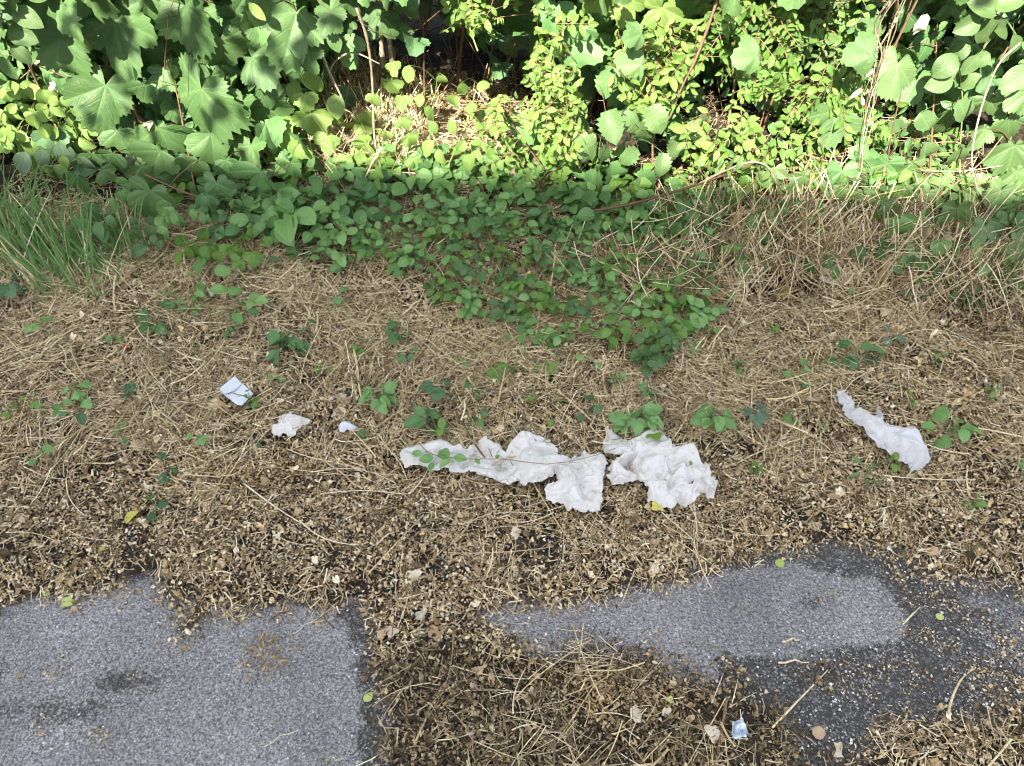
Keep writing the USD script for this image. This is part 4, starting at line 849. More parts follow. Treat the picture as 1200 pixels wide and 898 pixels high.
# bundle of dead stalks
P0 = [(1060, -15), (1042, 30), (1028, 70), (1018, 110), (1014, 145), (1005, 195)]
t = Thing('dead_stalk_bundle', 'bundle of pale dead stalks hanging from the top right down the hedge', 'dead stalks', hp(1005, 195, -.1))
for i in range(9):
    s = [hp(x + rng.normal(0, 5) * (1.5 - j / 5), y + U(-6, 6), -.10 + U(-.015, .015)) for j, (x, y) in enumerate(P0[: int(rng.integers(4, 7))])]
    v, f = tube(spline(s, 18), U(.0012, .003), .0009, 4, .2); t.part('stalk', v, f, [PALESTRAW, GREYWOOD, WOOD][i % 3])
for x, y, w in [(1050, 28, 9), (1043, 10, 8), (1022, 85, 10), (1016, 100, 11), (1020, 112, 9), (1056, 20, 8), (1012, 120, 8)]:
    v, f, uv = leaf('narrow', *hedge_leaf('narrow', x, y, w * .55, -.12, spread=.5)[:4], 2.2); t.part('shred', v, f, L_PALE, uv)
def dead_leaf(label, x, y, w, off=-.1, mat=L_PALE, tip=(0, -.1, -.9), curl=1.2):
    v, f, uv = leaf('dry', *hedge_leaf('dry', x, y, w, off, tip, .15)[:4], curl); single('dead_leaf', label, 'leaf', v, f, mat, uv)
dead_leaf('large pale withered leaf hanging at the top right', 1081, 30, 19)
dead_leaf('pale curled dead leaf above the grass tuft on the left', 171, 150, 14, -.08, tip=(-.7, -.1, -.5))
dead_leaf('curled brown leaf hanging low by the bare stem', 1088, 272, 9, -.12, L_TAN)
dead_leaf('pale withered leaf low on the right next to the straight straw', 1109, 280, 9, -.12)
dead_leaf('brown upright dead leaf under the sunlit shrub', 601, 203, 9, -.05, L_TAN)
dead_leaf('brown dead leaf left of the sunlit shrub base', 584, 172, 9, -.02, L_TAN)
dead_leaf('pale dead leaf hanging behind the bare curving stem', 1148, 210, 10, -.04)
dead_leaf('brown dead leaf in the dark hollow by the grey pole', 420, 52, 12, .05, L_TAN)
dead_leaf('sunlit pale leaf in the hot straw patch left of the grey pole', 394, 130, 15, -.06, L_PALE, curl=.3)
dead_leaf('yellow brown dead leaf among the three part leaves', 60, 104, 12, -.02)

# ------------------------------------------------------------------ behind and above: the hedge's shaded inside
def leaf_clump(n, kind, s0, s1, spread):
    b = MB()
    for _ in range(n):
        v, f, _u = leaf(kind, rng.normal(0, spread, 3), rand_dir((0, -.3, -.6), .6), rand_dir(OUT, .5), U(s0, s1), U(.1, .8)); b.add(v, f)
    return (*b.get()[:2], b.tone())
protos = [leaf_clump(7, 'hop3', .06, .11, .07) for _ in range(5)] + [leaf_clump(14, 'small', .03, .05, .06) for _ in range(5)]
n = 5200; x = U(-3.6, 3.6, n); zq = U(-.02, 1.9, n); off = .17 + 1.1 * U(0, 1, n)
y = hedge_y(x, zq) + off; tz = terrain(x, y); zq = np.maximum(zq, 0) + tz * (zq < .3); P = np.stack([x, y, zq], 1)
px, py = to_px(P); keep = (zq > tz + .02)
for a, b, ra, rb in HOLES: keep &= ~(((px - a) / (ra + 10)) ** 2 + ((py - b) / (rb + 10)) ** 2 < 1) | (zq > .95)
keep &= ~((zq < .22) & (off < .2) & (np.abs(x) < 2))
P = P[keep]; n = len(P)
instancer('hedge_foliage', 'shaded mass of leaves inside and on top of the hedge', 'foliage', protos, [L_DARK] * 3 + [L_BRAMBLE] * 2 + [L_BRAMBLE] * 5, P, rng.integers(0, 10, n), quats(n, U(-.8, .8, n)), U(.7, 1.3, n))
# more of the same on the hedge's upper face above the frame
n = 2600; x = U(-3.6, 3.6, n); zq = U(.80, 1.95, n); y = hedge_y(x, zq) + U(0, .35, n)
instancer('hedge_top_foliage', 'leaves on the upper face of the hedge above the picture', 'foliage', protos, [L_HOP] * 5 + [L_SHRUB] * 5, np.stack([x, y, zq], 1), rng.integers(0, 10, n), quats(n, U(-.8, .8, n)), U(.7, 1.3, n))
b = MB()
for _ in range(420):
    x0, y0 = U(-3, 3), U(2.1, 3.6); z0 = float(terrain(x0, y0)); h = U(.4, 1.6)
    p = [[x0, y0, z0 - .02], [x0 + U(-.15, .15), y0 + U(-.15, .1), z0 + h * .5], [x0 + U(-.4, .4), y0 + U(-.35, .2), z0 + h]]
    b.add(*tube(spline(p, 6), U(.0015, .006), .001, 4))
for _ in range(260):
    x0, y0 = U(-3, 3), U(2.15, 3.2); z0 = float(terrain(x0, y0)) + U(.02, .5); a = U(0, 6.28); L = U(.2, .6)
    b.add(*tube(spline([[x0, y0, z0], [x0 + L * .5 * math.cos(a), y0 + .2 * math.sin(a), z0 + U(-.1, .1)], [x0 + L * math.cos(a), y0 + .3 * math.sin(a), z0 + U(-.15, .1)]], 6), U(.001, .003), .001, 4))
v, f, _ = b.get(); single('undergrowth_twigs', 'tangle of thin dead twigs in the dark inside of the hedge', 'twigs', v, f, WOOD, kind='stuff', extra={'tone': b.tone()})
# bleached straw standing at the hedge's foot
def upright():
    v, f = straw(U(.08, .2), U(.0016, .0034), .5); return rotz(rotx(rotz(v, 1.57), -U(.2, 1.3)), U(-1.2, 1.2)), f
protos = [clump(10, upright, .05, .25, .05) for _ in range(10)]
x, y = [], []
for (cx, cy, sx_, sy_, n) in [(430, 155, 40, 28, 260), (870, 285, 70, 22, 60), (980, 290, 80, 22, 60), (900, 330, 110, 18, 60), (1110, 330, 70, 18, 50)]:
    for _ in range(n):
        p = gp(rng.normal(cx, sx_), np.clip(rng.normal(cy, sy_), 60, 360)); x.append(p[0]); y.append(p[1])
x, y = np.array(x), np.array(y)
instancer('standing_straw', 'bleached straw standing and hanging at the foot of the hedge', 'dry grass', protos, [STRAW] * 6 + [PALESTRAW] * 4, np.stack([x, y, terrain(x, y) + .03], 1), rng.integers(0, 10, len(x)), quats(len(x)), U(.7, 1.3, len(x)))

# ------------------------------------------------------------------ grass tuft, dry tussocks
def blade(base, dirn, length, width, droop, k=7):
    d = unit(dirn); t = np.linspace(0, 1, k + 1); h = unit([d[0], d[1], 0])
    p = np.asarray(base) + length * (t[:, None] * d + np.outer(droop * t ** 2, h * .5) - np.outer(droop * t ** 2.2, [0, 0, 1.0]))
    side = unit(np.cross(d, [0, 0, 1.0]) + rng.normal(0, .25, 3)); w = width * .5 * (1 - t ** 2.2) ** .8 * np.minimum(1, .55 + t * 3)
    n_ = np.cross(side, d)
    v = np.concatenate([p + side * w[:, None], p - n_ * w[:, None] * .4, p - side * w[:, None]]); n = k + 1; f = []
    for i in range(k):
        for a, b_ in ((0, n), (n, 2 * n)): f += [(a + i, a + i + 1, b_ + i + 1), (a + i, b_ + i + 1, b_ + i)]
    return v, np.array(f), np.concatenate([np.stack([t, np.full(n, s)], 1) for s in (-1., 0., 1.)])
t = Thing('grass_tuft', 'dense tuft of long green grass blades at the left edge', 'grass tuft', gp(70, 318))
for i in range(296):
    x = U(-30, 165); y = 300 + 42 * sstep(-30, 90, x) - 36 * sstep(100, 165, x) + rng.normal(0, 12)
    b0 = gp(x, y); lean = rng.normal(-.34, .24) if rng.random() < .8 else U(-.2, .5)
    v, f, uv = blade(b0, (lean, U(.2, .8), U(.8, 1.1)), U(.18, .44) * (1 if x < 115 else .72), U(.0032, .0068), U(.10, .4) if i % 7 else U(.5, 1.1)); t.part('blade', v, f, L_GRASS if i % 8 else PALESTRAW, uv)
b = MB()
for i in range(160):
    x = U(0, 160); b0 = gp(x, U(318, 350)); v, f, uv = blade(b0, (rng.normal(-.3, .4), U(-.1, .3), 1), U(.05, .13), U(.002, .004), U(.1, .6)); b.add(v, f, uv)
v, f, uv = b.get(); t.part('straw_blades', v, f, PALESTRAW, uv, kind='stuff', extra={'tone': b.tone()}, label='short yellowed blades at the foot of the tuft')
for lab, cx, cy, n, sx_ in [('small thin tuft of green grass right of the large grass tuft', 180, 318, 34, 22), ('loose green grass between the creeping plants and the dry grass', 760, 300, 26, 40), ('short green grass on the litter above the long tissue strip', 610, 425, 16, 40), ('fine green grass below the low hanging vine', 120, 345, 24, 40), ('thin green grass blades among the creeping plants on the left', 395, 315, 22, 40)]:
    t = Thing('grass_tuft', lab, 'grass tuft', gp(cx, cy))
    for i in range(n):
        v, f, uv = blade(gp(rng.normal(cx, sx_), rng.normal(cy, 8)), (rng.normal(0, .5), U(-.3, .4), 1), U(.06, .15), U(.0018, .0036), U(.1, .6)); t.part('blade', v, f, L_GRASS, uv)
for lab, cx, cy, n, sx_ in [('drooping tussock of bleached grass left of the dark gap in the bank', 858, 252, 66, 34), ('tussock of bleached grass hanging over the bank under the dull green sprig', 925, 250, 66, 34), ('tussock of dry grass hanging over the bank left of the broad lobed leaves', 1010, 256, 66, 36), ('dry grass hanging around the dry root on the right', 1122, 290, 60, 26), ('dry tussock at the right edge of the bank', 1175, 320, 60, 26)]:
    t = Thing('dry_tussock', lab, 'dry grass', gp(cx, cy))
    for i in range(n):
        b0 = gp(rng.normal(cx, sx_), rng.normal(cy, 16), U(0, .05))
        v, f, uv = blade(b0, (rng.normal(0, .5), U(-1.0, -.25), U(.1, .75)) if i % 5 < 3 else (rng.normal(0, .45), U(-.2, .5), 1), U(.10, .26), U(.0014, .0034), U(.3, .9) if i % 5 < 3 else U(0, .25)); v[:, 2] = np.maximum(v[:, 2], terrain(v[:, 0], v[:, 1]) + .004)
        t.part('blade', v, f, [STRAW, STRAW, WOOD, STRAW, PALESTRAW, WOOD][i % 6], uv)

# ------------------------------------------------------------------ saying which one: by the nearest landmark, then by nearness to it
MARKS = [('the folded white paper', 279, 461), ('the small torn white scrap', 338, 500), ('the long tissue strip', 560, 545), ('the bunched tissue', 775, 550), ('the greyish white rag', 1035, 515), ('the large green grass tuft', 70, 290), ('the pale blue wrapper', 866, 850),
         ('the red berry', 147, 408), ('the bright yellow leaf', 157, 608), ('the worn lobed leaf', 577, 437), ('the dusky pleated leaf', 985, 426), ('the triangular pale leaf', 977, 327), ('the dark bushy seedling', 448, 476), ('the toothed bramble', 720, 185), ('the dry root', 1118, 335),
         ('the right asphalt slab', 800, 725), ('the left asphalt corner', 405, 720), ('the rusty brown litter', 285, 552), ('the low hanging vine', 180, 235), ('the sunlit shrub', 650, 160)]
COUNT = ['nearest', 'second nearest', 'third nearest', 'fourth nearest', 'fifth nearest', 'sixth nearest', 'seventh nearest', 'eighth nearest', 'ninth nearest', 'tenth nearest', 'eleventh nearest', 'twelfth nearest'] + [f'{i}th nearest' for i in range(13, 60)]
def which(what, places):
    rows, groups = [], {}
    for i, (x, y) in enumerate(places):
        d, m = min((math.hypot(x - mx, (y - my) * 1.3), (n, mx, my)) for n, mx, my in MARKS)
        dx, dy = x - m[1], y - m[2]; rel = ('right of' if dx > 0 else 'left of') if abs(dx) > abs(dy) * 1.2 else ('in front of' if dy > 0 else 'behind')
        groups.setdefault((rel, m[0]), []).append((d, i))
    out = {}
    for (rel, m), l in groups.items():
        for k, (d, i) in enumerate(sorted(l)): out[i] = f'{what} {rel} {m}' + (f', {COUNT[k]}' if len(l) > 1 else '')
    return [out[i] for i in range(len(places))]

# ------------------------------------------------------------------ creeping plants and rosettes on the verge
def creeper(label, x, y, n, px, mat=L_CREEP, group=None, kind='oval', name='creeping_plant', reach=.10):
    c = gp(x, y); a = U(0, 6.28); L = U(.6, 1.3) * reach
    P = [c + [s * L * math.cos(a + .6 * s), s * L * math.sin(a + .6 * s) * .8, 0] for s in (-1, -.4, .3, 1)]
    P = [np.array([q[0], q[1], float(terrain(q[0], q[1])) + U(.015, .06)]) for q in P]; S = spline(P, 16); lv = []
    for i in range(n):
        j = S[int(U(0, len(S) - 1))]; b = U(0, 6.28); tip = unit([math.cos(b), math.sin(b) - .25, U(-.25, .25)])
        s = px * depth(c) / FOC * U(.7, 1.2) * 1.4; pos = j + tip * [1, 1, 0] * s * U(.2, .7) + [0, 0, U(.012, .05)]
        lv.append((kind, pos, tip, rand_dir((0, -.3, .9), .34), s, U(0, .9)))
    grow(name, label, 'plant', [P], lv, mat, GSTEM, group, stem_r=.0014)
gA = [(215, 245), (270, 225), (330, 205), (420, 205), (500, 198), (600, 205), (700, 222), (790, 238), (815, 265), (760, 285), (640, 275), (520, 275), (420, 268), (340, 285), (290, 280)]
gB = [(330, 285), (420, 275), (510, 275), (640, 275), (790, 285), (830, 320), (812, 400), (790, 435), (760, 440), (700, 405), (650, 418), (560, 390), (500, 340), (440, 320), (350, 315)]
pts = inside(gA, 22)
for (x, y), lab in zip(pts, which('oval leaved creeper', pts)): creeper(lab, x, y, int(rng.integers(10, 16)), U(10, 15), [L_CREEP, L_CREEP, L_BRAMBLE, L_CREEP, L_SHRUBD, L_BRAMBLE][int(rng.integers(6))], 'creeping plants in the green carpet under the hedge', reach=.09)
pts = inside(gB, 21)
for (x, y), lab in zip(pts, which('small leaved creeper', pts)): creeper(lab, x, y, int(rng.integers(11, 18)), U(6, 11), [L_CREEP, L_CREEP, L_SHRUBD, L_HOP][int(rng.integers(4))], 'creeping plants spreading over the straw', reach=.08)
for lab, x, y, n, px in [('creeping plant with oval leaves left of the green carpet by the straw', 320, 270, 12, 17), ('three large oval leaves at the left end of the green carpet', 335, 275, 5, 24), ('creeping plant trailing above the grass on the left', 260, 330, 8, 12), ('creeping plant at the lower left of the green carpet', 420, 300, 9, 12), ('two leaved creeper in the straw left of the green carpet', 270, 385, 7, 12), ('creeper at the far right end of the green carpet', 850, 290, 6, 12)]:
    creeper(lab, x, y, n, px, L_CREEP)

pts = [(150, 240), (205, 262), (120, 262), (250, 250), (285, 292), (230, 300), (165, 285), (840, 262), (872, 300), (905, 250), (950, 300), (1005, 222), (1040, 240), (1062, 215), (1035, 300), (1100, 325), (1122, 222), (1150, 300), (1190, 265), (1172, 335), (1195, 310), (880, 222), (790, 250), (1140, 345)]
for i, ((x, y), lab) in enumerate(zip(pts, which('green bank weed', pts))):
    k = ['hop3', 'serr', 'oval', 'small'][i % 4]; w = {'hop3': 20, 'serr': 17, 'oval': 14, 'small': 8}[k]; n = {'hop3': 8, 'serr': 9, 'oval': 10, 'small': 18}[k]
    lv = [(k, *hedge_leaf(k, x + rng.normal(0, 15), y + rng.normal(0, 11), w * U(.7, 1.2), -.02 + U(-.05, .03), spread=.45)) for _ in range(n)]
    c = gp(x, y + 14); grow('bank_weed', lab, 'plant', [[c, c + [U(-.02, .02), .0, .05], c + [U(-.05, .05), U(-.03, .03), .11]]], lv, [L_CREEP, L_BRAMBLE, L_SHRUBD, L_HOP][(i // 2) % 4], GSTEM, 'weeds on the bank at the foot of the hedge', stem_r=.0014)

def rosette(label, x, y, r, n, kind='serr', mat=L_BRAMBLE, size=.6, up=.06, name='seedling', cat='plant', extra=()):
    """A low plant: leaves on stalks around one foot; r in pixels of the photograph."""
    c = gp(x, y + 4); R = r * 1.12 * depth(c) / FOC; lv = []
    a0 = U(0, 6.28); top = c + [0, 0, up * .6]
    for i in range(n):
        b = a0 + 6.28 * i / n + U(-.35, .35); tip = unit([math.cos(b), math.sin(b) * .9 - .1, U(-.25, .15)])
        s = R * size * U(.55, 1.05) * (1.2 if kind != 'hop' else 1.5); pos = c + tip * [1, 1, 0] * R * U(.1, .55) + [0, 0, up * U(.3, 1.2) + .008]
        lv.append((kind, pos, tip, rand_dir((0, -.25, .9), .42), s, U(.1, 1.2)))
        if kind == 'serr' and rng.random() < .6:
            for sg in (-1, 1): lv.append((kind, pos, unit(tip + sg * np.array([-tip[1], tip[0], 0]) * 1.2), rand_dir((0, -.25, .9), .3), s * .72, U(.1, .9)))
    for (dx, dy, w, m, k) in extra:
        q = gp(x + dx, y + dy, up); s = w * depth(q) / FOC * 1.3; tip = rand_dir((.2, -.8, .1), .3); lv.append((k, q + [0, 0, .012] - tip * s * .5, tip, rand_dir((0, -.4, .9), .15), s, .3, m))
    return grow(name, label, cat, [[c - [0, 0, .01], (c + top) / 2, top]], lv, mat, GSTEM, stem_r=.0013)
B, C_, D_ = L_BRAMBLE, L_CREEP, L_DARK
for a in [
    ('dark toothed seedling in the straw below the grass tuft', 190, 382, 30, 4, 'serr', B, .75), ('small green leaf pair above the dark toothed seedling', 212, 360, 13, 3, 'serr', C_), ('dark low plant left below the grass tuft at the picture edge', 20, 346, 26, 5, 'serr', D_),
    ('pale green seedling right below the grass tuft', 120, 354, 18, 4, 'oval', C_), ('dark leafy seedling in the middle left of the straw', 338, 418, 30, 7, 'serr', B), ('seedling left of the middle one, half under straw', 290, 378, 16, 4, 'serr', B), ('single pale oval leaf plant in the straw above the folded paper', 236, 426, 12, 2, 'oval', C_),
    ('cluster of mixed green leaves in the straw at the left', 98, 478, 32, 9, 'hop3', C_, .38), ('dark oval leaf below the mixed leaf cluster', 104, 498, 20, 2, 'oval', D_), ('small light lobed leaf left of the mixed leaf cluster', 50, 486, 13, 3, 'hop3', L_SHRUBD), ('light green leaf at the left edge beside long straw', 14, 490, 15, 3, 'hop3', L_SHRUBD),
    ('dull small seedling right of the mixed leaf cluster', 165, 470, 16, 4, 'serr', D_), ('bright lobed seedling below the folded paper', 243, 525, 17, 3, 'hop3', C_), ('small dark round leaf below the torn scrap', 304, 526, 10, 2, 'round', D_), ('dark flat leaves half buried in the brown litter', 203, 560, 16, 3, 'serr', D_),
    ('dark lobed seedling near the yellow leaf', 190, 602, 18, 3, 'hop3', D_), ('dark bushy seedling in front of the straw left of the tissue', 446, 476, 27, 8, 'serr', C_, .6), ('dark seedling behind the left end of the tissue strip', 506, 506, 25, 8, 'serr', B, .6), ('round leaf above the tissue in the straw', 540, 432, 10, 2, 'round', C_),
    ('pale worn lobed leaf standing in the straw in the centre', 577, 437, 17, 1, 'hop', L_SHRUBD, 1.0), ('tiny bright leaf pair above the tissue strip', 620, 480, 9, 3, 'hop3', L_SHRUB), ('pale oval leaf behind the tissue strip', 647, 493, 17, 2, 'oval', L_SHRUBD), ('dark pair of round leaves between the two tissues', 691, 488, 20, 3, 'round', D_),
    ('leafy plant growing over the top of the bunched tissue', 742, 506, 30, 9, 'serr', C_, .62), ('green seedling with round leaves right of the bunched tissue', 832, 500, 28, 6, 'serr', C_), ('grey green low plant left of the rag', 876, 500, 22, 5, 'serr', L_GREY), ('pair of light lobed leaves left of the rag', 922, 500, 15, 3, 'round', L_SHRUBD),
    ('tiny green shoot left of the rag', 960, 508, 10, 2, 'oval', C_), ('dusky pleated leaf in the straw above the rag', 985, 426, 26, 4, 'serr', B, .8), ('small dark leaves right of the dusky pleated leaf', 1021, 428, 13, 3, 'serr', D_), ('grey green leaf pair in the straw at the upper right', 1040, 404, 17, 3, 'round', L_GREY),
    ('broad pale green lobed leaves at the foot of the bank', 1068, 318, 26, 3, 'hop', C_), ('single small green leaf at the foot of the bank', 993, 357, 11, 2, 'oval', C_), ('low plant with round green leaflets right of the rag', 1106, 516, 32, 8, 'round', C_, .5), ('bright and dark small plant below the rag', 1010, 560, 24, 6, 'narrow', B), ('tiny bright yellow green shoot touching the rag', 1044, 548, 14, 4, 'hop3', L_SHRUB),
    ('upright green leaf at the right edge of the verge', 1190, 560, 18, 3, 'oval', C_), ('tiny bright shoot behind the rag', 1062, 480, 9, 3, 'hop3', L_SHRUB), ('tiny green shoot in the straw on the far right', 1136, 384, 9, 3, 'hop3', C_), ('small plant under the bank gap', 948, 322, 18, 4, 'serr', C_), ('green leaves at the right edge under the bank', 1188, 345, 20, 5, 'hop3', L_SHRUBD),
    ('thin creeping shoot at the right of the green patch', 800, 410, 20, 5, 'oval', C_), ('small seedling between the straw and the green carpet', 470, 400, 18, 5, 'serr', B), ('dark seedling at the centre under straw', 520, 470, 20, 5, 'serr', D_)]:
    rosette(*a)
pts = [(60, 395), (230, 372), (275, 400), (365, 395), (380, 440), (420, 420), (400, 360), (330, 455), (480, 430), (555, 470), (600, 445), (640, 440), (720, 455), (690, 430), (760, 470), (860, 440), (830, 400), (900, 400), (930, 450), (1090, 430), (1110, 360), (1060, 350), (1150, 470), (880, 560), (150, 520), (60, 540), (430, 520), (560, 500), (1130, 600), (300, 480)]
for i, ((x, y), lab) in enumerate(zip(pts, which('tiny green sprout', pts))):
    rosette(lab, x, y, U(9, 17), int(rng.integers(3, 6)), ['serr', 'oval', 'hop3'][i % 3], [L_CREEP, L_BRAMBLE, L_SHRUBD][(i // 2) % 3], name='sprout')
rosette('dark seedling with two bright young leaves behind the tissue strip', 512, 502, 14, 3, 'oval', D_, extra=[(6, -2, 11, L_SHRUB, 'oval'), (4, 8, 11, L_SHRUB, 'oval')])
rosette('plant with a bright lobed leaf on the top of the bunched tissue', 764, 512, 14, 2, 'hop3', C_, up=.06, extra=[(4, 4, 14, L_SHRUB, 'hop3')])
rosette('tiny green sprout growing through the bunched tissue', 800, 553, 7, 3, 'hop3', L_SHRUB, up=.06)
t = rosette('small plant with a red berry in the straw on the left', 140, 404, 16, 4, 'hop3', C_)
import trimesh
s_ = trimesh.creation.icosphere(2, .0048); q = gp(147, 408, .035); t.part('berry', s_.vertices + q, s_.faces, L_BERRY)
# leafy stem lying over the tissue
P = [gp(x, y, h) for x, y, h in [(492, 520, .05), (505, 532, .065), (540, 538, .075), (590, 538, .085), (640, 544, .08), (690, 536, .075), (735, 520, .04)]]
lv = []
for x, y, w, tip in [(488, 531, 10, (-.5, .3, 0)), (499, 538, 13, (-.9, -.1, 0)), (505, 547, 10, (-.3, -.9, 0)), (520, 532, 14, (-.6, .7, 0)), (521, 543, 12, (-.7, -.5, 0)), (540, 537, 12, (.9, -.1, 0)), (560, 541, 6, (.5, -.6, 0)), (583, 535, 6, (.3, .8, 0))]:
    q = gp(x, y, .078); s = w * depth(q) / FOC * 1.3; tp = unit(tip); lv.append(('oval', q - tp * s * .5, tp, rand_dir((0, -.3, .95), .15), s, .3))
grow('trailing_stem', 'thin trailing stem with small oval leaves lying across the tissue strip', 'plant', [P], lv, C_, WOOD, stem_r=.0013)

# ------------------------------------------------------------------ fallen leaves and stalks one can point at
def fallen(label, x, y, w, mat, kind='dry', group=None, yaw=None, curl=None, name='fallen_leaf'):
    q = gp(x, y, .070 if 'tissue' in label and 'lower edge' in label else .012); q[2] = max(q[2], .004); s = w * depth(q) / FOC * 1.3; b = U(0, 6.28) if yaw is None else yaw; tip = np.array([math.cos(b), math.sin(b), U(-.1, .1)])
    v, f, uv = leaf(kind, q - tip * s * .5 + [0, 0, .006], tip, rand_dir((0, -.15, 1), .25), s, U(-.9, .9) if curl is None else curl)
    lift = np.maximum(0, np.maximum(terrain(v[:, 0], v[:, 1]), 0) + .004 - v[:, 2]).max(); v[:, 2] += min(lift, .03)
    single(name, label, 'leaf', v, f, mat, uv, group=group)
for a in [('bright yellow fallen leaf on the brown litter at the left', 157, 608, 16, L_YELLOW, 'round'), ('faded yellow green leaf lying on the left asphalt', 86, 712, 11, L_YGREEN, 'oval'), ('pale green leaf scrap at the edge of the left asphalt', 58, 699, 8, L_YGREEN, 'oval'), ('tan leaf scrap touching the faded leaf on the left asphalt', 91, 722, 9, L_TAN), ('small yellow green leaf on the dark margin of the right asphalt', 910, 666, 9, L_YGREEN, 'round'),
          ('blue green narrow leaf at the end of the right asphalt slab', 1056, 722, 7, L_GREY, 'narrow'), ('pale green leaf on the litter between the asphalt slabs', 434, 822, 11, L_YGREEN, 'oval'), ('yellow leaf on the lower edge of the bunched tissue', 768, 592, 12, L_YELLOW, 'hop3'), ('pale tan leaf in the straw below the grass tuft', 248, 350, 18, L_PALE), ('tan curled leaf beside the pale leaf in the straw', 262, 340, 14, L_TAN), ('round tan leaf in the litter at the left', 68, 456, 18, L_TAN, 'round'), ('tan leaf lying above the mixed leaf cluster', 15, 378, 14, L_PALE),
          ('large triangular pale leaf at the foot of the bank', 977, 327, 30, L_PALE, 'round'), ('orange leaf scrap on the left of the asphalt edge', 30, 800, 10, L_TAN), ('orange brown leaf at the bottom right of the litter', 955, 865, 14, L_TAN, 'round'), ('long tan leaf at the bottom edge of the right asphalt', 972, 885, 18, L_PALE), ('tan folded leaf in the litter between the asphalt slabs', 510, 742, 16, L_TAN), ('brown leaf below the rag', 975, 585, 14, L_TAN), ('yellow dead leaf on the bank below the left tussock', 912, 350, 14, L_YELLOW, 'hop3'), ('tan oval leaf on the straw at the upper right of the green patch', 789, 332, 14, L_PALE, 'round'), ('tan leaf beside the centre lobed leaf', 683, 444, 14, L_TAN, 'round'), ('small yellow leaf in the litter above the left asphalt', 122, 645, 7, L_YELLOW, 'oval'),
          ('small green scrap near the end of the right asphalt', 1095, 729, 7, L_YGREEN, 'round'), ('yellow green leaf in the litter at the lower centre', 785, 822, 9, L_YGREEN), ('tan leaf beside the torn white scrap', 370, 472, 22, L_PALE), ('tan pointed leaf beside the cloudy plastic scrap', 402, 472, 16, L_PALE), ('tan leaf right of the torn scrap', 400, 488, 14, L_PALE, 'round'), ('grey curled leaf in the straw above the tissue strip', 573, 464, 18, L_GREY)]:
    fallen(*a)
pts = [(U(0, 1200), U(340, 690)) for _ in range(60)]
for i, ((x, y), lab) in enumerate(zip(pts, which('small dry leaf', pts))):
    fallen(lab, x, y, U(7, 13), [L_TAN, L_TAN, L_PALE][i % 3], ['dry', 'dry', 'hop3'][i % 3], 'dry brown leaves scattered in the verge', curl=U(.4, 2.0) * rng.choice([-1, 1]))
pts = [(U(430, 900), U(700, 890)) for _ in range(34)]; pts = [p for p in pts if asphalt_sd(*flat(*p)[:2]) < 0]
for i, ((x, y), lab) in enumerate(zip(pts, which('dry tan leaf', pts))):
    fallen(lab, x, y, U(8, 15), [L_TAN, L_PALE, L_TAN][i % 3], ['dry', 'hop3', 'dry'][i % 3], 'dry leaves in the litter between the asphalt slabs', curl=U(.4, 2.0) * rng.choice([-1, 1]))

def stalk(label, a, b, px, mat=PALESTRAW, sag=.0, group=None, h=.016):
    p, q = gp(*a, h), gp(*b, h); m = (p + q) / 2; m[2] = max(terrain(m[0], m[1]), 0) + h; d = q - p; s = np.array([-d[1], d[0], 0]) * sag
    r = px * .66 * depth(m) / FOC / 2; P = spline([p, (p + m) / 2 + s * .75, m + s, (q + m) / 2 + s * .75, q], 10)
    P[:, 2] = np.maximum(P[:, 2], np.maximum(terrain(P[:, 0], P[:, 1]), 0) + r)
    v, f = tube(P, r, r * .6, 5, .1); single('straw_stalk', label, 'straw', v, f, mat, group=group)
for a in [('thick pale straw standing out at the bottom right', (905, 853), (967, 789), 4.2), ('long straight straw in the litter below the long tissue strip', (525, 648), (648, 641), 2.2, PALESTRAW, -.03), ('long straw slanting below the grass tuft', (36, 447), (178, 348), 3), ('straw crossing the long slanting straw', (130, 428), (168, 378), 2.4), ('pale straw at the left edge above the asphalt', (-10, 642), (40, 621), 3), ('thin straw lying on the left asphalt', (312, 878), (352, 858), 2),
          ('straw slanting in the litter above the gap in the asphalt', (432, 672), (496, 604), 2.2), ('straw lying over the upper edge of the right asphalt', (729, 708), (744, 668), 2.4), ('short straw on the dark asphalt left of the wrapper', (834, 824), (850, 783), 2.6), ('second short straw on the dark asphalt above the wrapper', (858, 824), (866, 784), 2), ('upright straw sticking over the right asphalt slab', (679, 776), (683, 734), 3), ('flat tan chip of straw on the right asphalt', (915, 756), (934, 754), 5), ('thick tan chip of straw below it on the dark asphalt', (910, 780), (945, 780), 4.5),
          ('curved straw around the litter bottom centre', (530, 780), (640, 795), 2, PALESTRAW, -.06), ('straw pair leaning in the litter bottom centre', (640, 890), (705, 790), 2.4), ('straw crossing the pair at the bottom centre', (620, 845), (700, 895), 2), ('straw reaching across the grass litter at the bottom', (735, 820), (780, 770), 2), ('straw at the bottom right of the centre litter', (780, 860), (840, 895), 2.4), ('brown root like straw on the dark asphalt at the right', (1110, 850), (1140, 785), 5, STRAW, .10), ('straw lying over the end of the right asphalt', (1055, 735), (1075, 715), 3), ('long straw in the bank at the right of the rag', (1075, 535), (1195, 500), 2.2), ('bent straw below the rag', (950, 575), (1050, 590), 2.4, PALESTRAW, .04), ('long straw below the small bright plant', (1020, 600), (1110, 575), 2.4),
          ('straw leaning on the rag', (1013, 545), (1025, 520), 2.2), ('straw over the middle of the verge at the left', (205, 470), (300, 440), 2), ('long straw behind the tissue strip', (560, 470), (720, 455), 2, WOOD), ('straw lying behind the bunched tissue', (655, 520), (800, 490), 2.2), ('straw from the right edge over the verge', (820, 495), (1000, 470), 2)]:
    stalk(*a)
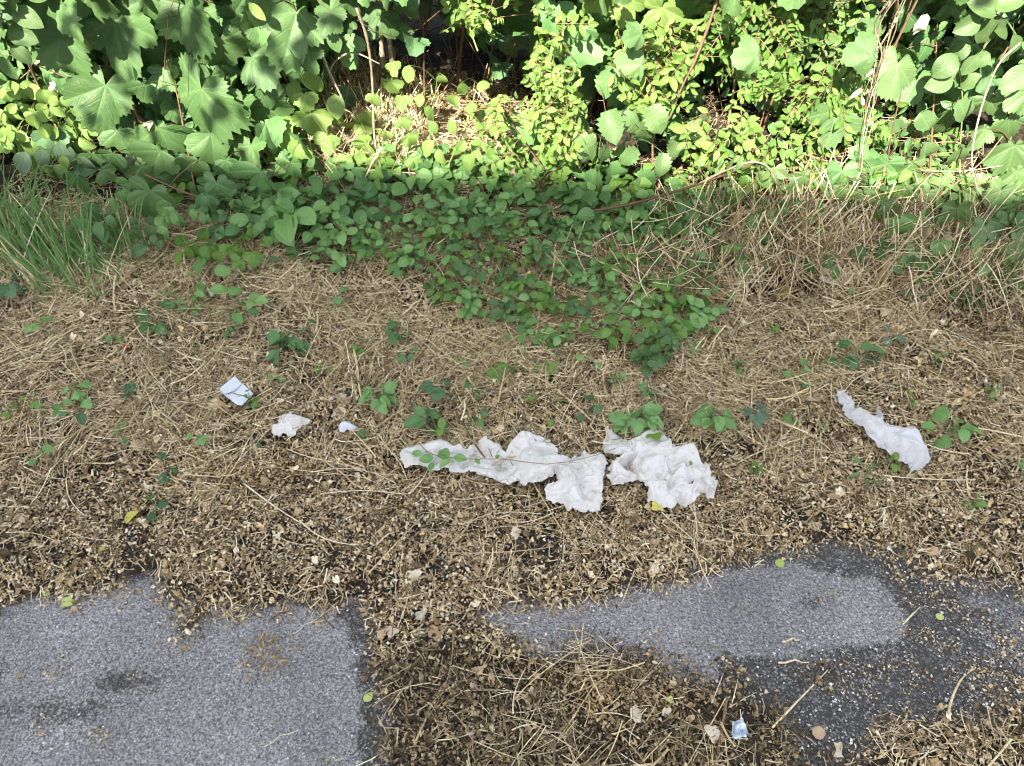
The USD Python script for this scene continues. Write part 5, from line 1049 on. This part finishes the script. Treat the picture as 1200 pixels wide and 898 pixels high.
def loose(n, y0, y1, x0, x1, what, group, spread, l0, l1, h):
    raw = [(U(x0, x1), U(y0, y1), rng.normal(0, spread), U(l0, l1)) for _ in range(n)]
    mid = [(x + L * math.cos(a) / 2, y - .3 * L * math.sin(a)) for x, y, a, L in raw]
    for i, ((x, y, a, L), lab) in enumerate(zip(raw, which(what, mid))):
        stalk(lab, (x, y), (x + L * math.cos(a), y - .6 * L * math.sin(a)), U(1.4, 2.6), [PALESTRAW, STRAW][i % 2], U(-.12, .12), group, h)
loose(110, 300, 640, -10, 1210, 'loose straw stalk', 'loose straw stalks on the verge', .6, 35, 110, .022)
loose(46, 770, 895, 440, 900, 'bent straw', 'loose straw stalks at the bottom centre', 1.1, 35, 100, .012)

# ------------------------------------------------------------------ across the road, behind the viewer: the house that shades the verge, and an overhanging tree
def boxv(x0, x1, y0, y1, z0, z1):
    b_ = trimesh.creation.box(bounds=[[x0, y0, z0], [x1, y1, z1]]); return np.array(b_.vertices), np.array(b_.faces)
YAW = math.radians(-4.2); RIDGE_Y = -8.0
Pk = hp(600, 205, 0); tt = (RIDGE_Y - Pk[1]) / SUN[1]; RZ = Pk[2] + tt * SUN[2] - 0.60; xr = Pk[0] + tt * SUN[0]
def hrot(v):
    v = np.asarray(v, float); c, s = math.cos(YAW), math.sin(YAW); q = v - [xr, RIDGE_Y, 0]
    return np.column_stack([q[:, 0] * c - q[:, 1] * s + xr, q[:, 0] * s + q[:, 1] * c + RIDGE_Y, v[:, 2]])
EV = RZ - 2.9 * math.tan(math.radians(36))
t = Thing('house', 'long rendered house with a tiled roof across the road', 'house', [xr, RIDGE_Y, 0])
x0, x1 = -17, 11
pts = np.array([[x0, -10.6, -.1], [x0, -5.4, -.1], [x0, -5.4, EV + .2], [x0, RIDGE_Y, RZ - .2], [x0, -10.6, EV + .2]]); pts = np.vstack([pts, pts + [x1 - x0, 0, 0]])
fw = [(0, 1, 2), (0, 2, 4), (2, 3, 4), (5, 7, 6), (5, 9, 7), (7, 9, 8)]
for i in range(5): j = (i + 1) % 5; fw += [(i, i + 5, j + 5), (i, j + 5, j)]
t.part('wall', hrot(pts), np.array(fw), RENDERW, smooth=False)
for sgn in (-1, 1):
    e = RIDGE_Y + sgn * 2.9; q = np.array([[x0 - .3, RIDGE_Y, RZ], [x1 + .3, RIDGE_Y, RZ], [x1 + .3, e, EV], [x0 - .3, e, EV]]); q = np.vstack([q, q - [0, 0, .12]])
    fr = [(0, 1, 2), (0, 2, 3), (4, 6, 5), (4, 7, 6), (0, 4, 5), (0, 5, 1), (1, 5, 6), (1, 6, 2), (2, 6, 7), (2, 7, 3), (3, 7, 4), (3, 4, 0)]
    t.part('roof', hrot(q), np.array(fr), ROOFT, smooth=False)
for fl in (1.0, 3.9):
    for wx in np.arange(-15, 10, 2.6): v, f = boxv(wx, wx + 1.1, -5.5, -5.36, fl, fl + 1.4); t.part('window', hrot(v), f, GLASSW, smooth=False)
v, f = boxv(-2.0, -1.0, -5.5, -5.35, 0, 2.1); v[:, 0] -= .35; t.part('door', hrot(v), f, WOOD, smooth=False)

base = np.array([-2.75, 2.75, float(terrain(-2.75, 2.75))])
t = Thing('overhanging_tree', 'young tree in the hedge with a thin branch arching over the left of the verge', 'tree', base)
S = spline([base, base + [.05, -.1, 1.2], base + [.15, -.3, 2.3], base + [.3, -.5, 3.2]], 18); v, f = tube(S, .05, .015, 8, .06); t.part('trunk', v, f, GREYWOOD)
br = spline([base + [.1, -.2, 1.75], [-2.2, 1.7, 2.45], [-1.7, .9, 2.45], [-1.25, .3, 2.25]], 18); v, f = tube(br, .018, .004, 6, .06); t.part('branch', v, f, GREYWOOD)
br2 = spline([base + [.15, -.3, 2.3], [-1.5, 1.5, 2.85], [-.3, 1.0, 2.75], [.7, .5, 2.45]], 18); v, f = tube(br2, .016, .003, 6, .06); t.part('branch', v, f, GREYWOOD)
b = MB()
for _ in range(330):
    j = br2[int(U(5, len(br2) - 1))] + rng.normal(0, 1, 3) * [.2, .2, .16]; b.add(*leaf('oval', j, rand_dir((0, 0, -.8), .5), rand_dir((0, -.3, .9), .4), U(.05, .09), .3))
for _ in range(330):
    j = br[int(U(4, len(br) - 1))] + rng.normal(0, 1, 3) * [.26, .2, .12] if _ < 200 else np.array([-1.55, .28, 2.2]) + rng.normal(0, 1, 3) * [.26, .16, .16]; b.add(*leaf('oval', j, rand_dir((0, 0, -.8), .5), rand_dir((0, -.3, .9), .4), U(.05, .085), .3))
for _ in range(800): b.add(*leaf('oval', S[-1] + rng.normal(0, 1, 3) * [.6, .5, .5] + [0, .5, .2], rand_dir((0, 0, -.8), .5), rand_dir((0, -.3, .9), .4), U(.05, .085), .3))
v, f, uv = b.get(); t.part('crown', v, f, L_OVAL, uv, kind='stuff', extra={'tone': b.tone()})

block.__exit__(None, None, None)
